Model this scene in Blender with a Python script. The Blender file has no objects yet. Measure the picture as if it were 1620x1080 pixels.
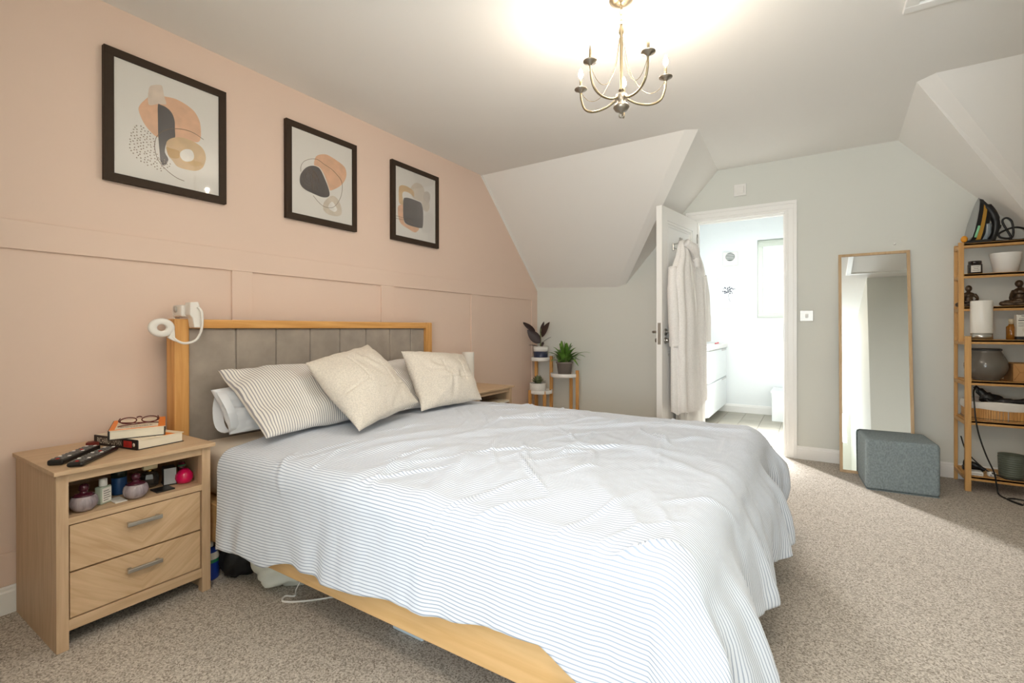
import bpy, bmesh, math, random
import numpy as np
from mathutils import Vector, Matrix
random.seed(7); NR = np.random.default_rng(7)
S = bpy.context.scene
COL = S.collection
PI = math.pi

# ------------------------------------------------------------------ camera, world, lights, exposure
cam_d = bpy.data.cameras.new('camera'); cam = bpy.data.objects.new('camera', cam_d); COL.objects.link(cam)
r_ = Vector((0.8447499, 0.53515889, -0.0016)); u_ = Vector((0.00022776, 0.00263022, 0.9999965)); f_ = Vector((-0.53516124, 0.84474732, -0.0021))
M = Matrix((r_, u_, -f_)).transposed().to_4x4(); M.translation = (2.49778552, 0.0, 1.035)
cam.matrix_world = M
cam_d.sensor_width = 36; cam_d.lens = 753.8716 / 1620 * 36; cam_d.shift_y = -18.21 / 1620
cam_d.clip_start = 0.02; cam_d.clip_end = 200
S.camera = cam

W = bpy.data.worlds.new('world'); S.world = W; W.use_nodes = True
bg = W.node_tree.nodes['Background']; bg.inputs[0].default_value = (0.85, 0.93, 1.0, 1); bg.inputs[1].default_value = 0.9

def area(name, loc, target, sx, sy, power, color, spread=180):
    d = bpy.data.lights.new(name, 'AREA'); d.shape = 'RECTANGLE'; d.size = sx; d.size_y = sy; d.energy = power; d.color = color
    d.spread = math.radians(spread)
    o = bpy.data.objects.new(name, d); COL.objects.link(o); o.location = loc
    o.rotation_euler = (Vector(target) - Vector(loc)).to_track_quat('-Z', 'Y').to_euler()
    return o
area('daylight_back_window', (2.32, -1.5, 1.5), (2.2, 1.0, 1.15), 1.25, 1.3, 4, (0.74, 0.88, 1.0))
area('ceiling_fill', (2.32, -1.3, 1.0), (2.3, 0.2, 2.6), 1.25, 0.8, 36, (0.84, 0.93, 1.0))  # added fill aimed up from the back window to brighten the ceiling
area('bathroom_fill', (1.75, 5.55, 2.22), (1.75, 5.55, 0), 0.8, 0.8, 3.2, (1.0, 0.98, 0.95))  # added fill below a closed ceiling, lifts the whole bathroom
area('bathroom_vanity_light', (1.16, 5.86, 1.75), (2.9, 3.75, 0.35), 0.12, 0.4, 14, (1.0, 0.98, 0.95), 70)
area('doorway_floor_fill', (1.9, 5.5, 2.3), (1.98, 4.8, 0.0), 0.4, 0.4, 14, (0.96, 0.98, 1.0), 45)  # added spot that whitens the doorway floor and bounces up to the dormer
area('hallway_ceiling_light', (2.45, -0.3, 2.36), (2.3, 0.2, 0.6), 0.3, 0.3, 11, (1.0, 0.80, 0.62))
BULB_POWER = 9.2

S.view_settings.view_transform = 'Standard'; S.view_settings.look = 'None'
S.view_settings.gamma = 1; S.view_settings.use_curve_mapping = False
S.view_settings.exposure = 0.68
try:
    S.cycles.use_denoising = True; S.cycles.max_bounces = 10; S.cycles.diffuse_bounces = 6; S.cycles.sample_clamp_indirect = 6
    S.cycles.caustics_reflective = False; S.cycles.caustics_refractive = False
except Exception: pass

# ------------------------------------------------------------------ helpers
def lin(c):
    return tuple(((v / 255) / 12.92 if v / 255 <= 0.04045 else ((v / 255 + 0.055) / 1.055) ** 2.4) for v in c)
def mat(name, rgb, rough=0.6, metal=0.0, noise=0.0, nscale=40, bump=0.0, bscale=200, stretch=(1, 1, 1), rgb2=None, **kw):
    m = bpy.data.materials.new(name); m.use_nodes = True; nt = m.node_tree; b = nt.nodes['Principled BSDF']
    c1 = lin(rgb) + (1,)
    b.inputs['Base Color'].default_value = c1; b.inputs['Roughness'].default_value = rough; b.inputs['Metallic'].default_value = metal
    for k, v in kw.items(): b.inputs[k].default_value = v
    tc = mp = None
    if noise or bump or rgb2:
        tc = nt.nodes.new('ShaderNodeTexCoord'); mp = nt.nodes.new('ShaderNodeMapping'); mp.inputs['Scale'].default_value = stretch
        nt.links.new(tc.outputs['Object'], mp.inputs['Vector'])
    if noise or rgb2:
        n = nt.nodes.new('ShaderNodeTexNoise'); n.inputs['Scale'].default_value = nscale; n.inputs['Detail'].default_value = 4
        nt.links.new(mp.outputs[0], n.inputs['Vector'])
        r = nt.nodes.new('ShaderNodeValToRGB'); r.color_ramp.elements[0].position = 0.35; r.color_ramp.elements[1].position = 0.65
        if rgb2: r.color_ramp.elements[0].color = lin(rgb2) + (1,)
        else: r.color_ramp.elements[0].color = tuple(v * (1 - noise) for v in c1[:3]) + (1,)
        r.color_ramp.elements[1].color = tuple(min(1, v * (1 + noise * 0.5)) for v in c1[:3]) + (1,) if not rgb2 else c1
        nt.links.new(n.outputs['Fac'], r.inputs['Fac']); nt.links.new(r.outputs['Color'], b.inputs['Base Color'])
    if bump:
        n2 = nt.nodes.new('ShaderNodeTexNoise'); n2.inputs['Scale'].default_value = bscale; n2.inputs['Detail'].default_value = 3
        nt.links.new(mp.outputs[0], n2.inputs['Vector'])
        bp = nt.nodes.new('ShaderNodeBump'); bp.inputs['Strength'].default_value = bump; bp.inputs['Distance'].default_value = 0.004
        nt.links.new(n2.outputs['Fac'], bp.inputs['Height']); nt.links.new(bp.outputs['Normal'], b.inputs['Normal'])
    return m
def carpet(name, c_dark, c_mid, c_light, scale):
    m = mat(name, c_mid, 1.0); nt = m.node_tree; b = nt.nodes['Principled BSDF']; N = nt.nodes; L = nt.links
    tc = N.new('ShaderNodeTexCoord'); v = N.new('ShaderNodeTexVoronoi'); v.inputs['Scale'].default_value = scale; L.new(tc.outputs['Object'], v.inputs['Vector'])
    s = N.new('ShaderNodeSeparateColor'); L.new(v.outputs['Color'], s.inputs[0])
    r = N.new('ShaderNodeValToRGB'); e = r.color_ramp.elements; e[0].position = 0.0; e[0].color = lin(c_dark) + (1,); e[1].position = 1.0; e[1].color = lin(c_light) + (1,)
    k = e.new(0.45); k.color = lin(c_mid) + (1,); L.new(s.outputs[0], r.inputs[0]); L.new(r.outputs[0], b.inputs['Base Color'])
    bp = N.new('ShaderNodeBump'); bp.inputs['Strength'].default_value = 0.35; bp.inputs['Distance'].default_value = 0.004
    L.new(s.outputs[1], bp.inputs['Height']); L.new(bp.outputs['Normal'], b.inputs['Normal'])
    return m
def emit(name, rgb, strength):
    m = mat(name, rgb); b = m.node_tree.nodes['Principled BSDF']
    b.inputs['Emission Color'].default_value = lin(rgb) + (1,); b.inputs['Emission Strength'].default_value = strength
    return m
def pane(name, gloss=0.06, tint=(1, 1, 1)):
    m = bpy.data.materials.new(name); m.use_nodes = True; nt = m.node_tree; nt.nodes.clear(); N = nt.nodes
    o = N.new('ShaderNodeOutputMaterial'); t = N.new('ShaderNodeBsdfTransparent'); t.inputs[0].default_value = tint + (1,)
    g = N.new('ShaderNodeBsdfGlossy'); g.inputs['Roughness'].default_value = 0.02; mx = N.new('ShaderNodeMixShader')
    lw = N.new('ShaderNodeLayerWeight'); lw.inputs[0].default_value = 0.25; ml = N.new('ShaderNodeMath'); ml.operation = 'MULTIPLY_ADD'; ml.inputs[1].default_value = 0.3; ml.inputs[2].default_value = gloss * 0.5
    nt.links.new(lw.outputs['Fresnel'], ml.inputs[0]); nt.links.new(ml.outputs[0], mx.inputs[0])
    nt.links.new(t.outputs[0], mx.inputs[1]); nt.links.new(g.outputs[0], mx.inputs[2]); nt.links.new(mx.outputs[0], o.inputs[0])
    return m
def stripes(name, base, line, period, frac=0.3, weave=0.15):
    m = bpy.data.materials.new(name); m.use_nodes = True; nt = m.node_tree; b = nt.nodes['Principled BSDF']; N = nt.nodes; L = nt.links
    b.inputs['Roughness'].default_value = 0.9; b.inputs['Sheen Weight'].default_value = 0.15
    uv = N.new('ShaderNodeUVMap'); sp = N.new('ShaderNodeSeparateXYZ'); L.new(uv.outputs[0], sp.inputs[0])
    d = N.new('ShaderNodeMath'); d.operation = 'DIVIDE'; d.inputs[1].default_value = period; L.new(sp.outputs['Y'], d.inputs[0])
    fr = N.new('ShaderNodeMath'); fr.operation = 'FRACT'; L.new(d.outputs[0], fr.inputs[0])
    s1 = N.new('ShaderNodeMath'); s1.operation = 'SUBTRACT'; s1.inputs[1].default_value = 0.5; L.new(fr.outputs[0], s1.inputs[0])
    ab = N.new('ShaderNodeMath'); ab.operation = 'ABSOLUTE'; L.new(s1.outputs[0], ab.inputs[0])
    mr = N.new('ShaderNodeMapRange'); mr.interpolation_type = 'SMOOTHSTEP'
    mr.inputs['From Min'].default_value = frac / 2 - 0.06; mr.inputs['From Max'].default_value = frac / 2 + 0.06
    mr.inputs['To Min'].default_value = 0; mr.inputs['To Max'].default_value = 1; L.new(ab.outputs[0], mr.inputs['Value'])
    mx = N.new('ShaderNodeMix'); mx.data_type = 'RGBA'; mx.inputs[6].default_value = lin(line) + (1,); mx.inputs[7].default_value = lin(base) + (1,)
    L.new(mr.outputs[0], mx.inputs[0]); L.new(mx.outputs[2], b.inputs['Base Color'])
    n2 = N.new('ShaderNodeTexNoise'); n2.inputs['Scale'].default_value = 60; n2.inputs['Detail'].default_value = 5; L.new(uv.outputs[0], n2.inputs['Vector'])
    bp = N.new('ShaderNodeBump'); bp.inputs['Strength'].default_value = weave; bp.inputs['Distance'].default_value = 0.006
    L.new(n2.outputs['Fac'], bp.inputs['Height']); L.new(bp.outputs['Normal'], b.inputs['Normal'])
    return m
def wood(name, c1, c2, axis='x', scale=14, ratio=14, rough=0.5, chevron=None):
    st = {'x': (1 / ratio, 1, 1), 'y': (1, 1 / ratio, 1), 'z': (1, 1, 1 / ratio)}[axis]
    m = mat(name, c1, rough, nscale=scale * 4, stretch=st, rgb2=c2, bump=0.08, bscale=scale * 10)
    nt = m.node_tree
    for n in nt.nodes:
        if n.type == 'VALTORGB': n.color_ramp.elements[0].position = 0.3; n.color_ramp.elements[1].position = 0.7
        if n.type == 'TEX_NOISE': n.inputs['Distortion'].default_value = 0.6
    if chevron is not None:       # mirrored diagonal veneer about local y = chevron
        mp = next(n for n in nt.nodes if n.type == 'MAPPING'); tc = next(n for n in nt.nodes if n.type == 'TEX_COORD')
        sp = nt.nodes.new('ShaderNodeSeparateXYZ'); nt.links.new(tc.outputs['Object'], sp.inputs[0])
        s = nt.nodes.new('ShaderNodeMath'); s.operation = 'SUBTRACT'; s.inputs[1].default_value = chevron; nt.links.new(sp.outputs['Y'], s.inputs[0])
        a = nt.nodes.new('ShaderNodeMath'); a.operation = 'ABSOLUTE'; nt.links.new(s.outputs[0], a.inputs[0])
        k = nt.nodes.new('ShaderNodeMath'); k.operation = 'MULTIPLY_ADD'; k.inputs[1].default_value = -0.75; nt.links.new(a.outputs[0], k.inputs[0]); nt.links.new(sp.outputs['Z'], k.inputs[2])
        k2 = nt.nodes.new('ShaderNodeMath'); k2.operation = 'MULTIPLY_ADD'; k2.inputs[1].default_value = 0.75; nt.links.new(sp.outputs['Z'], k2.inputs[0]); nt.links.new(a.outputs[0], k2.inputs[2])
        cb = nt.nodes.new('ShaderNodeCombineXYZ'); nt.links.new(sp.outputs['X'], cb.inputs[0]); nt.links.new(k2.outputs[0], cb.inputs[1]); nt.links.new(k.outputs[0], cb.inputs[2])
        nt.links.new(cb.outputs[0], mp.inputs['Vector']); mp.inputs['Scale'].default_value = (0.3, 1 / ratio, 1)
    return m

class MB:
    """Collects shapes in world coordinates, then becomes one mesh object."""
    def __init__(s): s.v = []; s.f = []; s.uv = None; s.sm = []
    def add(s, vs, fs, smooth=False):
        o = len(s.v); s.v += [tuple(v) for v in vs]; s.f += [tuple(i + o for i in f) for f in fs]; s.sm += [smooth] * len(fs); return s
    def box(s, x0, x1, y0, y1, z0, z1, bev=0.0, mtx=None):
        bm = bmesh.new(); bmesh.ops.create_cube(bm, size=1)
        for v in bm.verts: v.co = Vector(((x0 + x1) / 2 + v.co.x * (x1 - x0), (y0 + y1) / 2 + v.co.y * (y1 - y0), (z0 + z1) / 2 + v.co.z * (z1 - z0)))
        if bev: bmesh.ops.bevel(bm, geom=list(bm.edges), offset=bev, segments=2, affect='EDGES', profile=0.5)
        if mtx is not None: bmesh.ops.transform(bm, matrix=mtx, verts=bm.verts)
        bm.verts.index_update(); s.add([v.co for v in bm.verts], [[v.index for v in f.verts] for f in bm.faces]); bm.free(); return s
    def lathe(s, prof, c, n=24, mtx=None, smooth=True, cap=True):
        vs = []; fs = []
        for r, z in prof:
            for k in range(n):
                a = 2 * PI * k / n; vs.append(Vector((r * math.cos(a), r * math.sin(a), z)))
        if mtx is not None: vs = [mtx @ v for v in vs]
        vs = [v + Vector(c) for v in vs]
        for i in range(len(prof) - 1):
            for k in range(n): fs.append((i * n + k, i * n + (k + 1) % n, (i + 1) * n + (k + 1) % n, (i + 1) * n + k))
        if cap:
            if prof[0][0] > 1e-5: fs.append(tuple(range(n))[::-1])
            if prof[-1][0] > 1e-5: fs.append(tuple(range((len(prof) - 1) * n, len(prof) * n)))
        return s.add(vs, fs, smooth)
    def cyl(s, p, q, r, r2=None, n=14, smooth=True):
        p = Vector(p); q = Vector(q); d = q - p; m = d.to_track_quat('Z', 'Y').to_matrix().to_4x4(); m.translation = p
        return s.lathe([(r, 0), (r if r2 is None else r2, d.length)], (0, 0, 0), n, m, smooth)
    def tube(s, pts, r, n=8, close=False, sub=6):
        P = [Vector(p) for p in pts]
        if sub > 1: P = catmull(P, sub, close)
        m = len(P); vs = []; fs = []; up = Vector((0.13, 0.31, 0.94))
        for i, p in enumerate(P):
            t = (P[(i + 1) % m] - P[i - 1]) if close else (P[min(i + 1, m - 1)] - P[max(i - 1, 0)])
            if t.length < 1e-9: t = Vector((0, 0, 1))
            t.normalize(); a = t.cross(up)
            if a.length < 0.05: a = t.cross(Vector((1, 0, 0)))
            a.normalize(); b = t.cross(a); up = b.cross(t) if False else up
            rr = r[min(int(i * len(r) / m), len(r) - 1)] if isinstance(r, (list, tuple)) else r
            for k in range(n):
                w = 2 * PI * k / n; vs.append(p + a * (rr * math.cos(w)) + b * (rr * math.sin(w)))
        for i in range(m if close else m - 1):
            j = (i + 1) % m
            for k in range(n): fs.append((i * n + k, i * n + (k + 1) % n, j * n + (k + 1) % n, j * n + k))
        if not close: fs += [tuple(range(n))[::-1], tuple(range((m - 1) * n, m * n))]
        return s.add(vs, fs, True)
    def sphere(s, c, rx, ry=None, rz=None, n=16, m=10):
        ry = ry or rx; rz = rz or rx
        vs = [Vector(c) + Vector((rx * math.sin(PI * i / m) * math.cos(2 * PI * k / n), ry * math.sin(PI * i / m) * math.sin(2 * PI * k / n), -rz * math.cos(PI * i / m))) for i in range(m + 1) for k in range(n)]
        fs = [(i * n + k, i * n + (k + 1) % n, (i + 1) * n + (k + 1) % n, (i + 1) * n + k) for i in range(m) for k in range(n)]
        return s.add(vs, fs, True)
    def poly_extrude(s, pts, d):
        """flat polygon (list of 3-D points) swept by vector d"""
        n = len(pts); d = Vector(d); P = [Vector(p) for p in pts]
        return s.add(P + [p + d for p in P], [tuple(range(n))[::-1], tuple(range(n, 2 * n))] + [(i, (i + 1) % n, n + (i + 1) % n, n + i) for i in range(n)])
    def grid(s, G, uvs=None, smooth=True, closed_u=False):
        nu, nv = G.shape[:2]; o = len(s.v); s.v += [tuple(p) for p in G.reshape(-1, 3)]
        for i in range(nu if closed_u else nu - 1):
            for j in range(nv - 1):
                s.f.append((o + i * nv + j, o + ((i + 1) % nu) * nv + j, o + ((i + 1) % nu) * nv + j + 1, o + i * nv + j + 1)); s.sm.append(smooth)
        if uvs is not None: s.uv = (s.uv or []) + [tuple(p) for p in uvs.reshape(-1, 2)]
        return s
    def build(s, name, m, parent=None, merge=False):
        me = bpy.data.meshes.new(name); off = Vector((0, 0, 0)); p = parent
        while p is not None: off += p.location; p = p.parent
        me.from_pydata([Vector(v) - off for v in s.v], [], s.f)
        me.polygons.foreach_set('use_smooth', s.sm)
        if s.uv:
            l = me.uv_layers.new(name='UVMap'); vi = np.zeros(len(me.loops), int); me.loops.foreach_get('vertex_index', vi)
            l.data.foreach_set('uv', np.array(s.uv, dtype=np.float32)[vi].ravel())
        me.materials.append(m); me.update()
        bm = bmesh.new(); bm.from_mesh(me); 
        if merge: bmesh.ops.remove_doubles(bm, verts=bm.verts, dist=1e-5)
        bmesh.ops.recalc_face_normals(bm, faces=bm.faces); bm.to_mesh(me); bm.free()
        o = bpy.data.objects.new(name, me); COL.objects.link(o)
        if parent is not None: o.parent = parent
        return o
def catmull(P, sub, close=False):
    out = []; n = len(P)
    for i in range(n if close else n - 1):
        g = (lambda k: P[k % n]) if close else (lambda k: P[max(0, min(n - 1, k))])
        a, b, c, d = g(i - 1), g(i), g(i + 1), g(i + 2)
        for t in range(sub):
            t /= sub; out.append(0.5 * ((2 * b) + (c - a) * t + (2 * a - 5 * b + 4 * c - d) * t * t + (3 * b - a - 3 * c + d) * t ** 3))
    if not close: out.append(P[-1].copy())
    return out
def frame4(mb, plane, a0, a1, b0, b1, w, c0, c1, bev=0.0, w2=None):
    """four non-overlapping rails; plane 'xz' (c is y), 'xy' (c is z), 'yz' (c is x)"""
    w2 = w2 or w
    for q in ((a0, a1, b0, b0 + w2), (a0, a1, b1 - w2, b1), (a0, a0 + w, b0 + w2, b1 - w2), (a1 - w, a1, b0 + w2, b1 - w2)):
        if plane == 'xz': mb.box(q[0], q[1], c0, c1, q[2], q[3], bev)
        elif plane == 'xy': mb.box(q[0], q[1], q[2], q[3], c0, c1, bev)
        else: mb.box(c0, c1, q[0], q[1], q[2], q[3], bev)
    return mb
def tag(o, label, cat=None, group=None, kind=None):
    o['label'] = label
    if cat: o['category'] = cat
    if group: o['group'] = group
    if kind: o['kind'] = kind
    return o
def thing(name, loc, label, cat, group=None):
    o = bpy.data.objects.new(name, None); COL.objects.link(o); o.location = loc; o.empty_display_size = 0.05
    return tag(o, label, cat, group)
def struct(o, label): return tag(o, label, None, None, 'structure')
def dup(root, delta, label, group=None):
    def rec(o, par):
        c = o.copy(); COL.objects.link(c); c.parent = par
        for ch in list(o.children): rec(ch, c)
        return c
    r = rec(root, None); r.location = Vector(root.location) + Vector(delta); r['label'] = label
    if group: r['group'] = group
    return r
def text(name, s, loc, right, up, size, m, parent, align='CENTER', sx=1.0):
    cu = bpy.data.curves.new(name, 'FONT'); cu.body = s; cu.size = size; cu.align_x = align; cu.align_y = 'CENTER'; cu.materials.append(m)
    o = bpy.data.objects.new(name, cu); COL.objects.link(o); r = Vector(right).normalized(); u = Vector(up).normalized(); n = r.cross(u)
    off = Vector((0, 0, 0)); p = parent
    while p is not None: off += p.location; p = p.parent
    mm = Matrix((r * sx, u, n)).transposed().to_4x4(); mm.translation = Vector(loc) - off
    o.matrix_world = mm; bpy.context.view_layer.update()
    me = bpy.data.meshes.new_from_object(o.evaluated_get(bpy.context.evaluated_depsgraph_get())); bpy.data.objects.remove(o)
    o = bpy.data.objects.new(name, me); COL.objects.link(o); me.transform(mm); o.parent = parent
    return o
def vnoise(x, y, seed=0):
    """smooth 2-D value noise in [-1, 1] on arrays"""
    rng = np.random.default_rng(seed); T = rng.uniform(-1, 1, (64, 64))
    xi = np.floor(x).astype(int); yi = np.floor(y).astype(int); fx = x - xi; fy = y - yi
    fx = fx * fx * (3 - 2 * fx); fy = fy * fy * (3 - 2 * fy)
    g = lambda a, b: T[a % 64, b % 64]
    return (g(xi, yi) * (1 - fx) + g(xi + 1, yi) * fx) * (1 - fy) + (g(xi, yi + 1) * (1 - fx) + g(xi + 1, yi + 1) * fx) * fy
def sstep(a, b, x):
    t = np.clip((x - a) / (b - a), 0, 1); return t * t * (3 - 2 * t)
# ------------------------------------------------------------------ materials
PINK = mat('pink_wall_paint', (228, 204, 188), 0.75, bump=0.03, bscale=300)
GREY = mat('grey_wall_paint', (222, 223, 216), 0.8, bump=0.03, bscale=300)
CEIL = mat('ceiling_paint', (241, 239, 235), 0.85, bump=0.03, bscale=250)
WHITE_TRIM = mat('white_satin_trim', (246, 245, 242), 0.35)
BATH_WHITE = mat('bathroom_white', (240, 244, 245), 0.5)
WHITE_PL = mat('white_plastic', (238, 236, 232), 0.35)
CERAMIC = mat('white_ceramic', (240, 238, 234), 0.25)
CARPET = carpet('beige_loop_carpet', (132, 122, 111), (178, 169, 158), (210, 202, 191), 240)
OAK = wood('bed_oak', (226, 172, 104), (204, 146, 76), 'y', 10)
OAKZ = wood('bed_oak_upright', (226, 172, 104), (200, 142, 74), 'z', 10)
OAKX = wood('bed_oak_rail', (222, 184, 132), (206, 166, 112), 'x', 10)
NS = wood('washed_oak', (204, 175, 143), (186, 156, 124), 'z', 16, rough=0.55)
NSY = wood('washed_oak_across', (206, 177, 144), (188, 158, 124), 'y', 16, rough=0.5)
BAMBOO = wood('bamboo_upright', (216, 168, 104), (196, 146, 84), 'z', 12)
BAMBOOX = wood('bamboo_across', (212, 164, 100), (190, 138, 76), 'x', 14)
LIGHTOAK = wood('pale_oak_frame', (206, 176, 136), (190, 158, 118), 'z', 14)
VELVET = mat('taupe_velvet', (160, 149, 138), 0.8, noise=0.16, nscale=9, bump=0.05, bscale=300)
VELVET.node_tree.nodes['Principled BSDF'].inputs['Sheen Weight'].default_value = 0.4
BLACKF = mat('dark_bronze_frame', (56, 43, 32), 0.6, **{'Specular IOR Level': 0.25})
PAPER = mat('print_paper', (232, 228, 222), 0.7)
CHROME = mat('brushed_chrome', (190, 188, 184), 0.28, 1.0)
NICKEL = mat('satin_nickel_handle', (178, 174, 166), 0.4, 0.9)
BRASS = mat('antique_brass_silver', (150, 137, 112), 0.38, 1.0)
DARKMETAL = mat('aged_pewter', (150, 142, 130), 0.35, 0.9)
BLACK = mat('black_plastic', (24, 23, 23), 0.4)
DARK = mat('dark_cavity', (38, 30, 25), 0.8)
RUBBER = mat('grey_rubber_button', (120, 118, 116), 0.6)
STRIPE = stripes('striped_cotton', (222, 228, 238), (158, 170, 190), 0.0102, 0.30)
STRIPE_P = stripes('striped_pillow_cotton', (238, 234, 228), (158, 156, 160), 0.0115, 0.36)
SHEET = mat('white_cotton', (226, 230, 236), 0.9, bump=0.1, bscale=120)
MATTRESS = mat('mattress_ticking', (224, 214, 200), 0.9, bump=0.1, bscale=150)
LINEN = mat('oatmeal_wool_weave', (222, 214, 202), 0.95, noise=0.14, nscale=170, bump=0.35, bscale=260)
ROBE = mat('grey_waffle_towelling', (240, 237, 234), 0.95, noise=0.06, nscale=120, bump=0.4, bscale=220)
ROBE_W = mat('white_towelling', (236, 234, 230), 0.95, bump=0.4, bscale=220)
PIPING = mat('white_piping', (244, 242, 238), 0.9)
LAMPGLASS = mat('opal_lamp_glass', (240, 236, 228), 0.3)
TERRA = mat('taupe_plastic_pot', (150, 138, 130), 0.6)
NAVY = mat('navy_glaze', (48, 56, 82), 0.3)
SOIL = mat('potting_soil', (44, 34, 28), 1.0, noise=0.4, nscale=120)
LEAF_D = mat('burgundy_rubber_leaf', (58, 40, 38), 0.35)
LEAF_G = mat('glossy_green_leaf', (112, 156, 66), 0.35, noise=0.35, nscale=25)
LEAF_V = mat('variegated_leaf', (150, 158, 120), 0.5, rgb2=(78, 98, 62), nscale=60)
STEM = mat('green_stem', (120, 130, 80), 0.6)
OTTO = mat('blue_grey_tweed', (140, 152, 156), 0.95, noise=0.22, nscale=130, bump=0.5, bscale=320, stretch=(1, 1, 0.6))
MIRROR = mat('mirror_glass', (240, 243, 242), 0.015, 1.0)
FROST = pane('window_glass')
CANDLE = mat('dark_wax_glass', (34, 28, 26), 0.15)
LABEL = mat('paper_label', (224, 220, 212), 0.7)
BRONZE = mat('bronze_figurine', (84, 66, 48), 0.35, 0.35, noise=0.35, nscale=30)
POTGREY = mat('grey_brown_glaze', (104, 98, 90), 0.18)
GREENPOT = mat('green_glaze', (100, 106, 94), 0.35)
KRAFT = mat('kraft_cardboard', (190, 142, 88), 0.8)
AMBER = mat('amber_bottle', (150, 96, 30), 0.15)
INK = mat('printed_ink', (44, 42, 44), 0.7)
RED = mat('red_print', (186, 36, 30), 0.6)
ORANGE = mat('orange_print', (238, 130, 30), 0.5)
CREAM = mat('cream_page', (232, 224, 206), 0.8, noise=0.05, nscale=200, stretch=(0.2, 0.2, 4))
COVERW = mat('cream_cover', (240, 226, 202), 0.4)
TILE = mat('grey_wood_tile', (176, 170, 156), 0.45, noise=0.12, nscale=6, stretch=(1, 4, 1))

# ------------------------------------------------------------------ room shell
YF, ZC = 4.43, 2.40
struct(MB().box(-0.1, 4.7, -1.7, YF + 0.02, -0.1, 0.0).build('floor', CARPET), 'beige grey carpet covering the bedroom floor')
wl = MB().poly_extrude([(0, -1.6, 0), (0, YF, 0), (0, YF, 1.474), (0, 3.44, ZC), (0, -1.6, ZC)], (-0.1, 0, 0)).build('wall_left', PINK)
struct(wl, 'pale pink gable wall behind the bed')
DX0, DX1, DH = 1.61, 2.31, 1.985
fw = MB(); fw.box(-0.1, DX0, YF, YF + 0.13, 0, 2.5); fw.box(DX1, 4.7, YF, YF + 0.13, 0, 2.5); fw.box(DX0, DX1, YF, YF + 0.13, DH, 2.5)
struct(fw.build('wall_far', GREY), 'pale grey far wall with the bathroom doorway')
struct(MB().box(4.6, 4.7, 1.9, YF, 0, 2.5).build('wall_right', GREY), 'grey right wall beyond the bamboo rack')
blk = MB(); blk.box(3.03, 3.13, -1.6, 1.9, 0, 2.45); blk.box(3.13, 4.7, 1.8, 1.9, 0, 2.45)
struct(blk.build('wall_corner', GREY), 'grey boxed-out corner wall seen only in the mirror')
bw = MB(); bw.box(-0.1, 1.6, -0.1, 0.0, 0, 2.45); bw.box(1.5, 1.6, -1.7, -0.1, 0, 2.45); bw.box(1.6, 1.66, -1.7, -1.6, 0, 2.45); bw.box(2.96, 3.1, -1.7, -1.6, 0, 2.45); bw.box(1.66, 2.96, -1.7, -1.6, 0, 0.85); bw.box(1.66, 2.96, -1.7, -1.6, 2.2, 2.45)  # left partition added out of view to block window light from the bedside
struct(bw.build('wall_back', GREY), 'grey walls and window recess behind the camera, left partition added to block light')
c = MB(); c.add([(0, -1.6, ZC), (4.6, -1.6, ZC), (4.6, 3.37, ZC), (3.05, 3.37, ZC), (2.98, 3.435, ZC), (3.015, YF, ZC), (1.796, YF, ZC), (1.831, 3.44, ZC), (1.751, 3.40, ZC), (0, 3.44, ZC)], [tuple(range(10))])
struct(c.build('ceiling', CEIL), 'flat off-white ceiling with the chandelier')
struct(MB().box(-0.1, 4.7, -1.7, YF + 0.13, 2.5, 2.55).build('blocker', CEIL), 'roof slab added above the ceiling against light leaks')  # unseen slab added to keep sky light out of the ceiling cracks
struct(MB().add([(0, 3.44, ZC), (0, YF, 1.474), (0.885, YF, 1.437), (1.751, 3.40, ZC)], [(0, 1, 2, 3)]).build('ceiling_slope', CEIL), 'sloping ceiling above the plant stand')
struct(MB().add([(1.751, 3.40, ZC), (0.885, YF, 1.437), (0.98, YF, 1.46), (1.831, 3.44, ZC)], [(0, 1, 2, 3)]).build('trim_1', CEIL), 'boxed valley edge between left slope and dormer')
struct(MB().add([(1.831, 3.44, ZC), (0.98, YF, 1.46), (1.796, YF, ZC)], [(0, 1, 2)]).build('ceiling_dormer', CEIL), 'dormer ceiling slope above the open door')
struct(MB().add([(2.98, 3.435, ZC), (3.015, YF, ZC), (3.86, YF, 1.435)], [(0, 1, 2)]).build('ceiling_dormer.001', CEIL), 'dormer ceiling slope above the bamboo rack')
struct(MB().add([(2.98, 3.435, ZC), (3.86, YF, 1.435), (3.95, YF, 1.42), (3.05, 3.37, ZC)], [(0, 1, 2, 3)]).build('trim_2', CEIL), 'boxed valley edge between dormer and right slope')
struct(MB().add([(3.05, 3.37, ZC), (3.95, YF, 1.42), (4.6, YF, 1.42), (4.6, 3.37, ZC)], [(0, 1, 2, 3)]).build('ceiling_slope.001', CEIL), 'sloping ceiling at the right edge')

# pink wall batten panelling
PT = 0.011; n = 3
def trim(mb, label, m=PINK):
    global n
    struct(mb.build(f'trim_{n}', m), label); n += 1
trim(MB().box(0, PT, -1.6, YF, 1.334, 1.441, 0.002), 'pink dado rail batten along the wall')
trim(MB().box(0, PT, -1.6, YF, 0.1, 0.219, 0.002), 'pink bottom batten above the skirting board')
for a, b, l in [(0.28, 0.375, 'upright pink batten left of the bedside cabinet'), (1.28, 1.385, 'upright pink batten above the left half of the headboard'), (2.267, 2.383, 'upright pink batten above the right half of the headboard'), (3.275, 3.382, 'upright pink batten right of the bedside lamp'), (4.316, YF, 'narrow pink batten in the far corner')]:
    trim(MB().box(0, PT, a, b, 0.219, 1.334, 0.002), l)
trim(MB().poly_extrude([(0, 3.44, ZC), (0, YF, 1.474), (0, YF, 1.455), (0, 3.425, ZC - 0.004)], (0.012, 0, 0)), 'thin white bead along the slope edge', CEIL)
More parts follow.
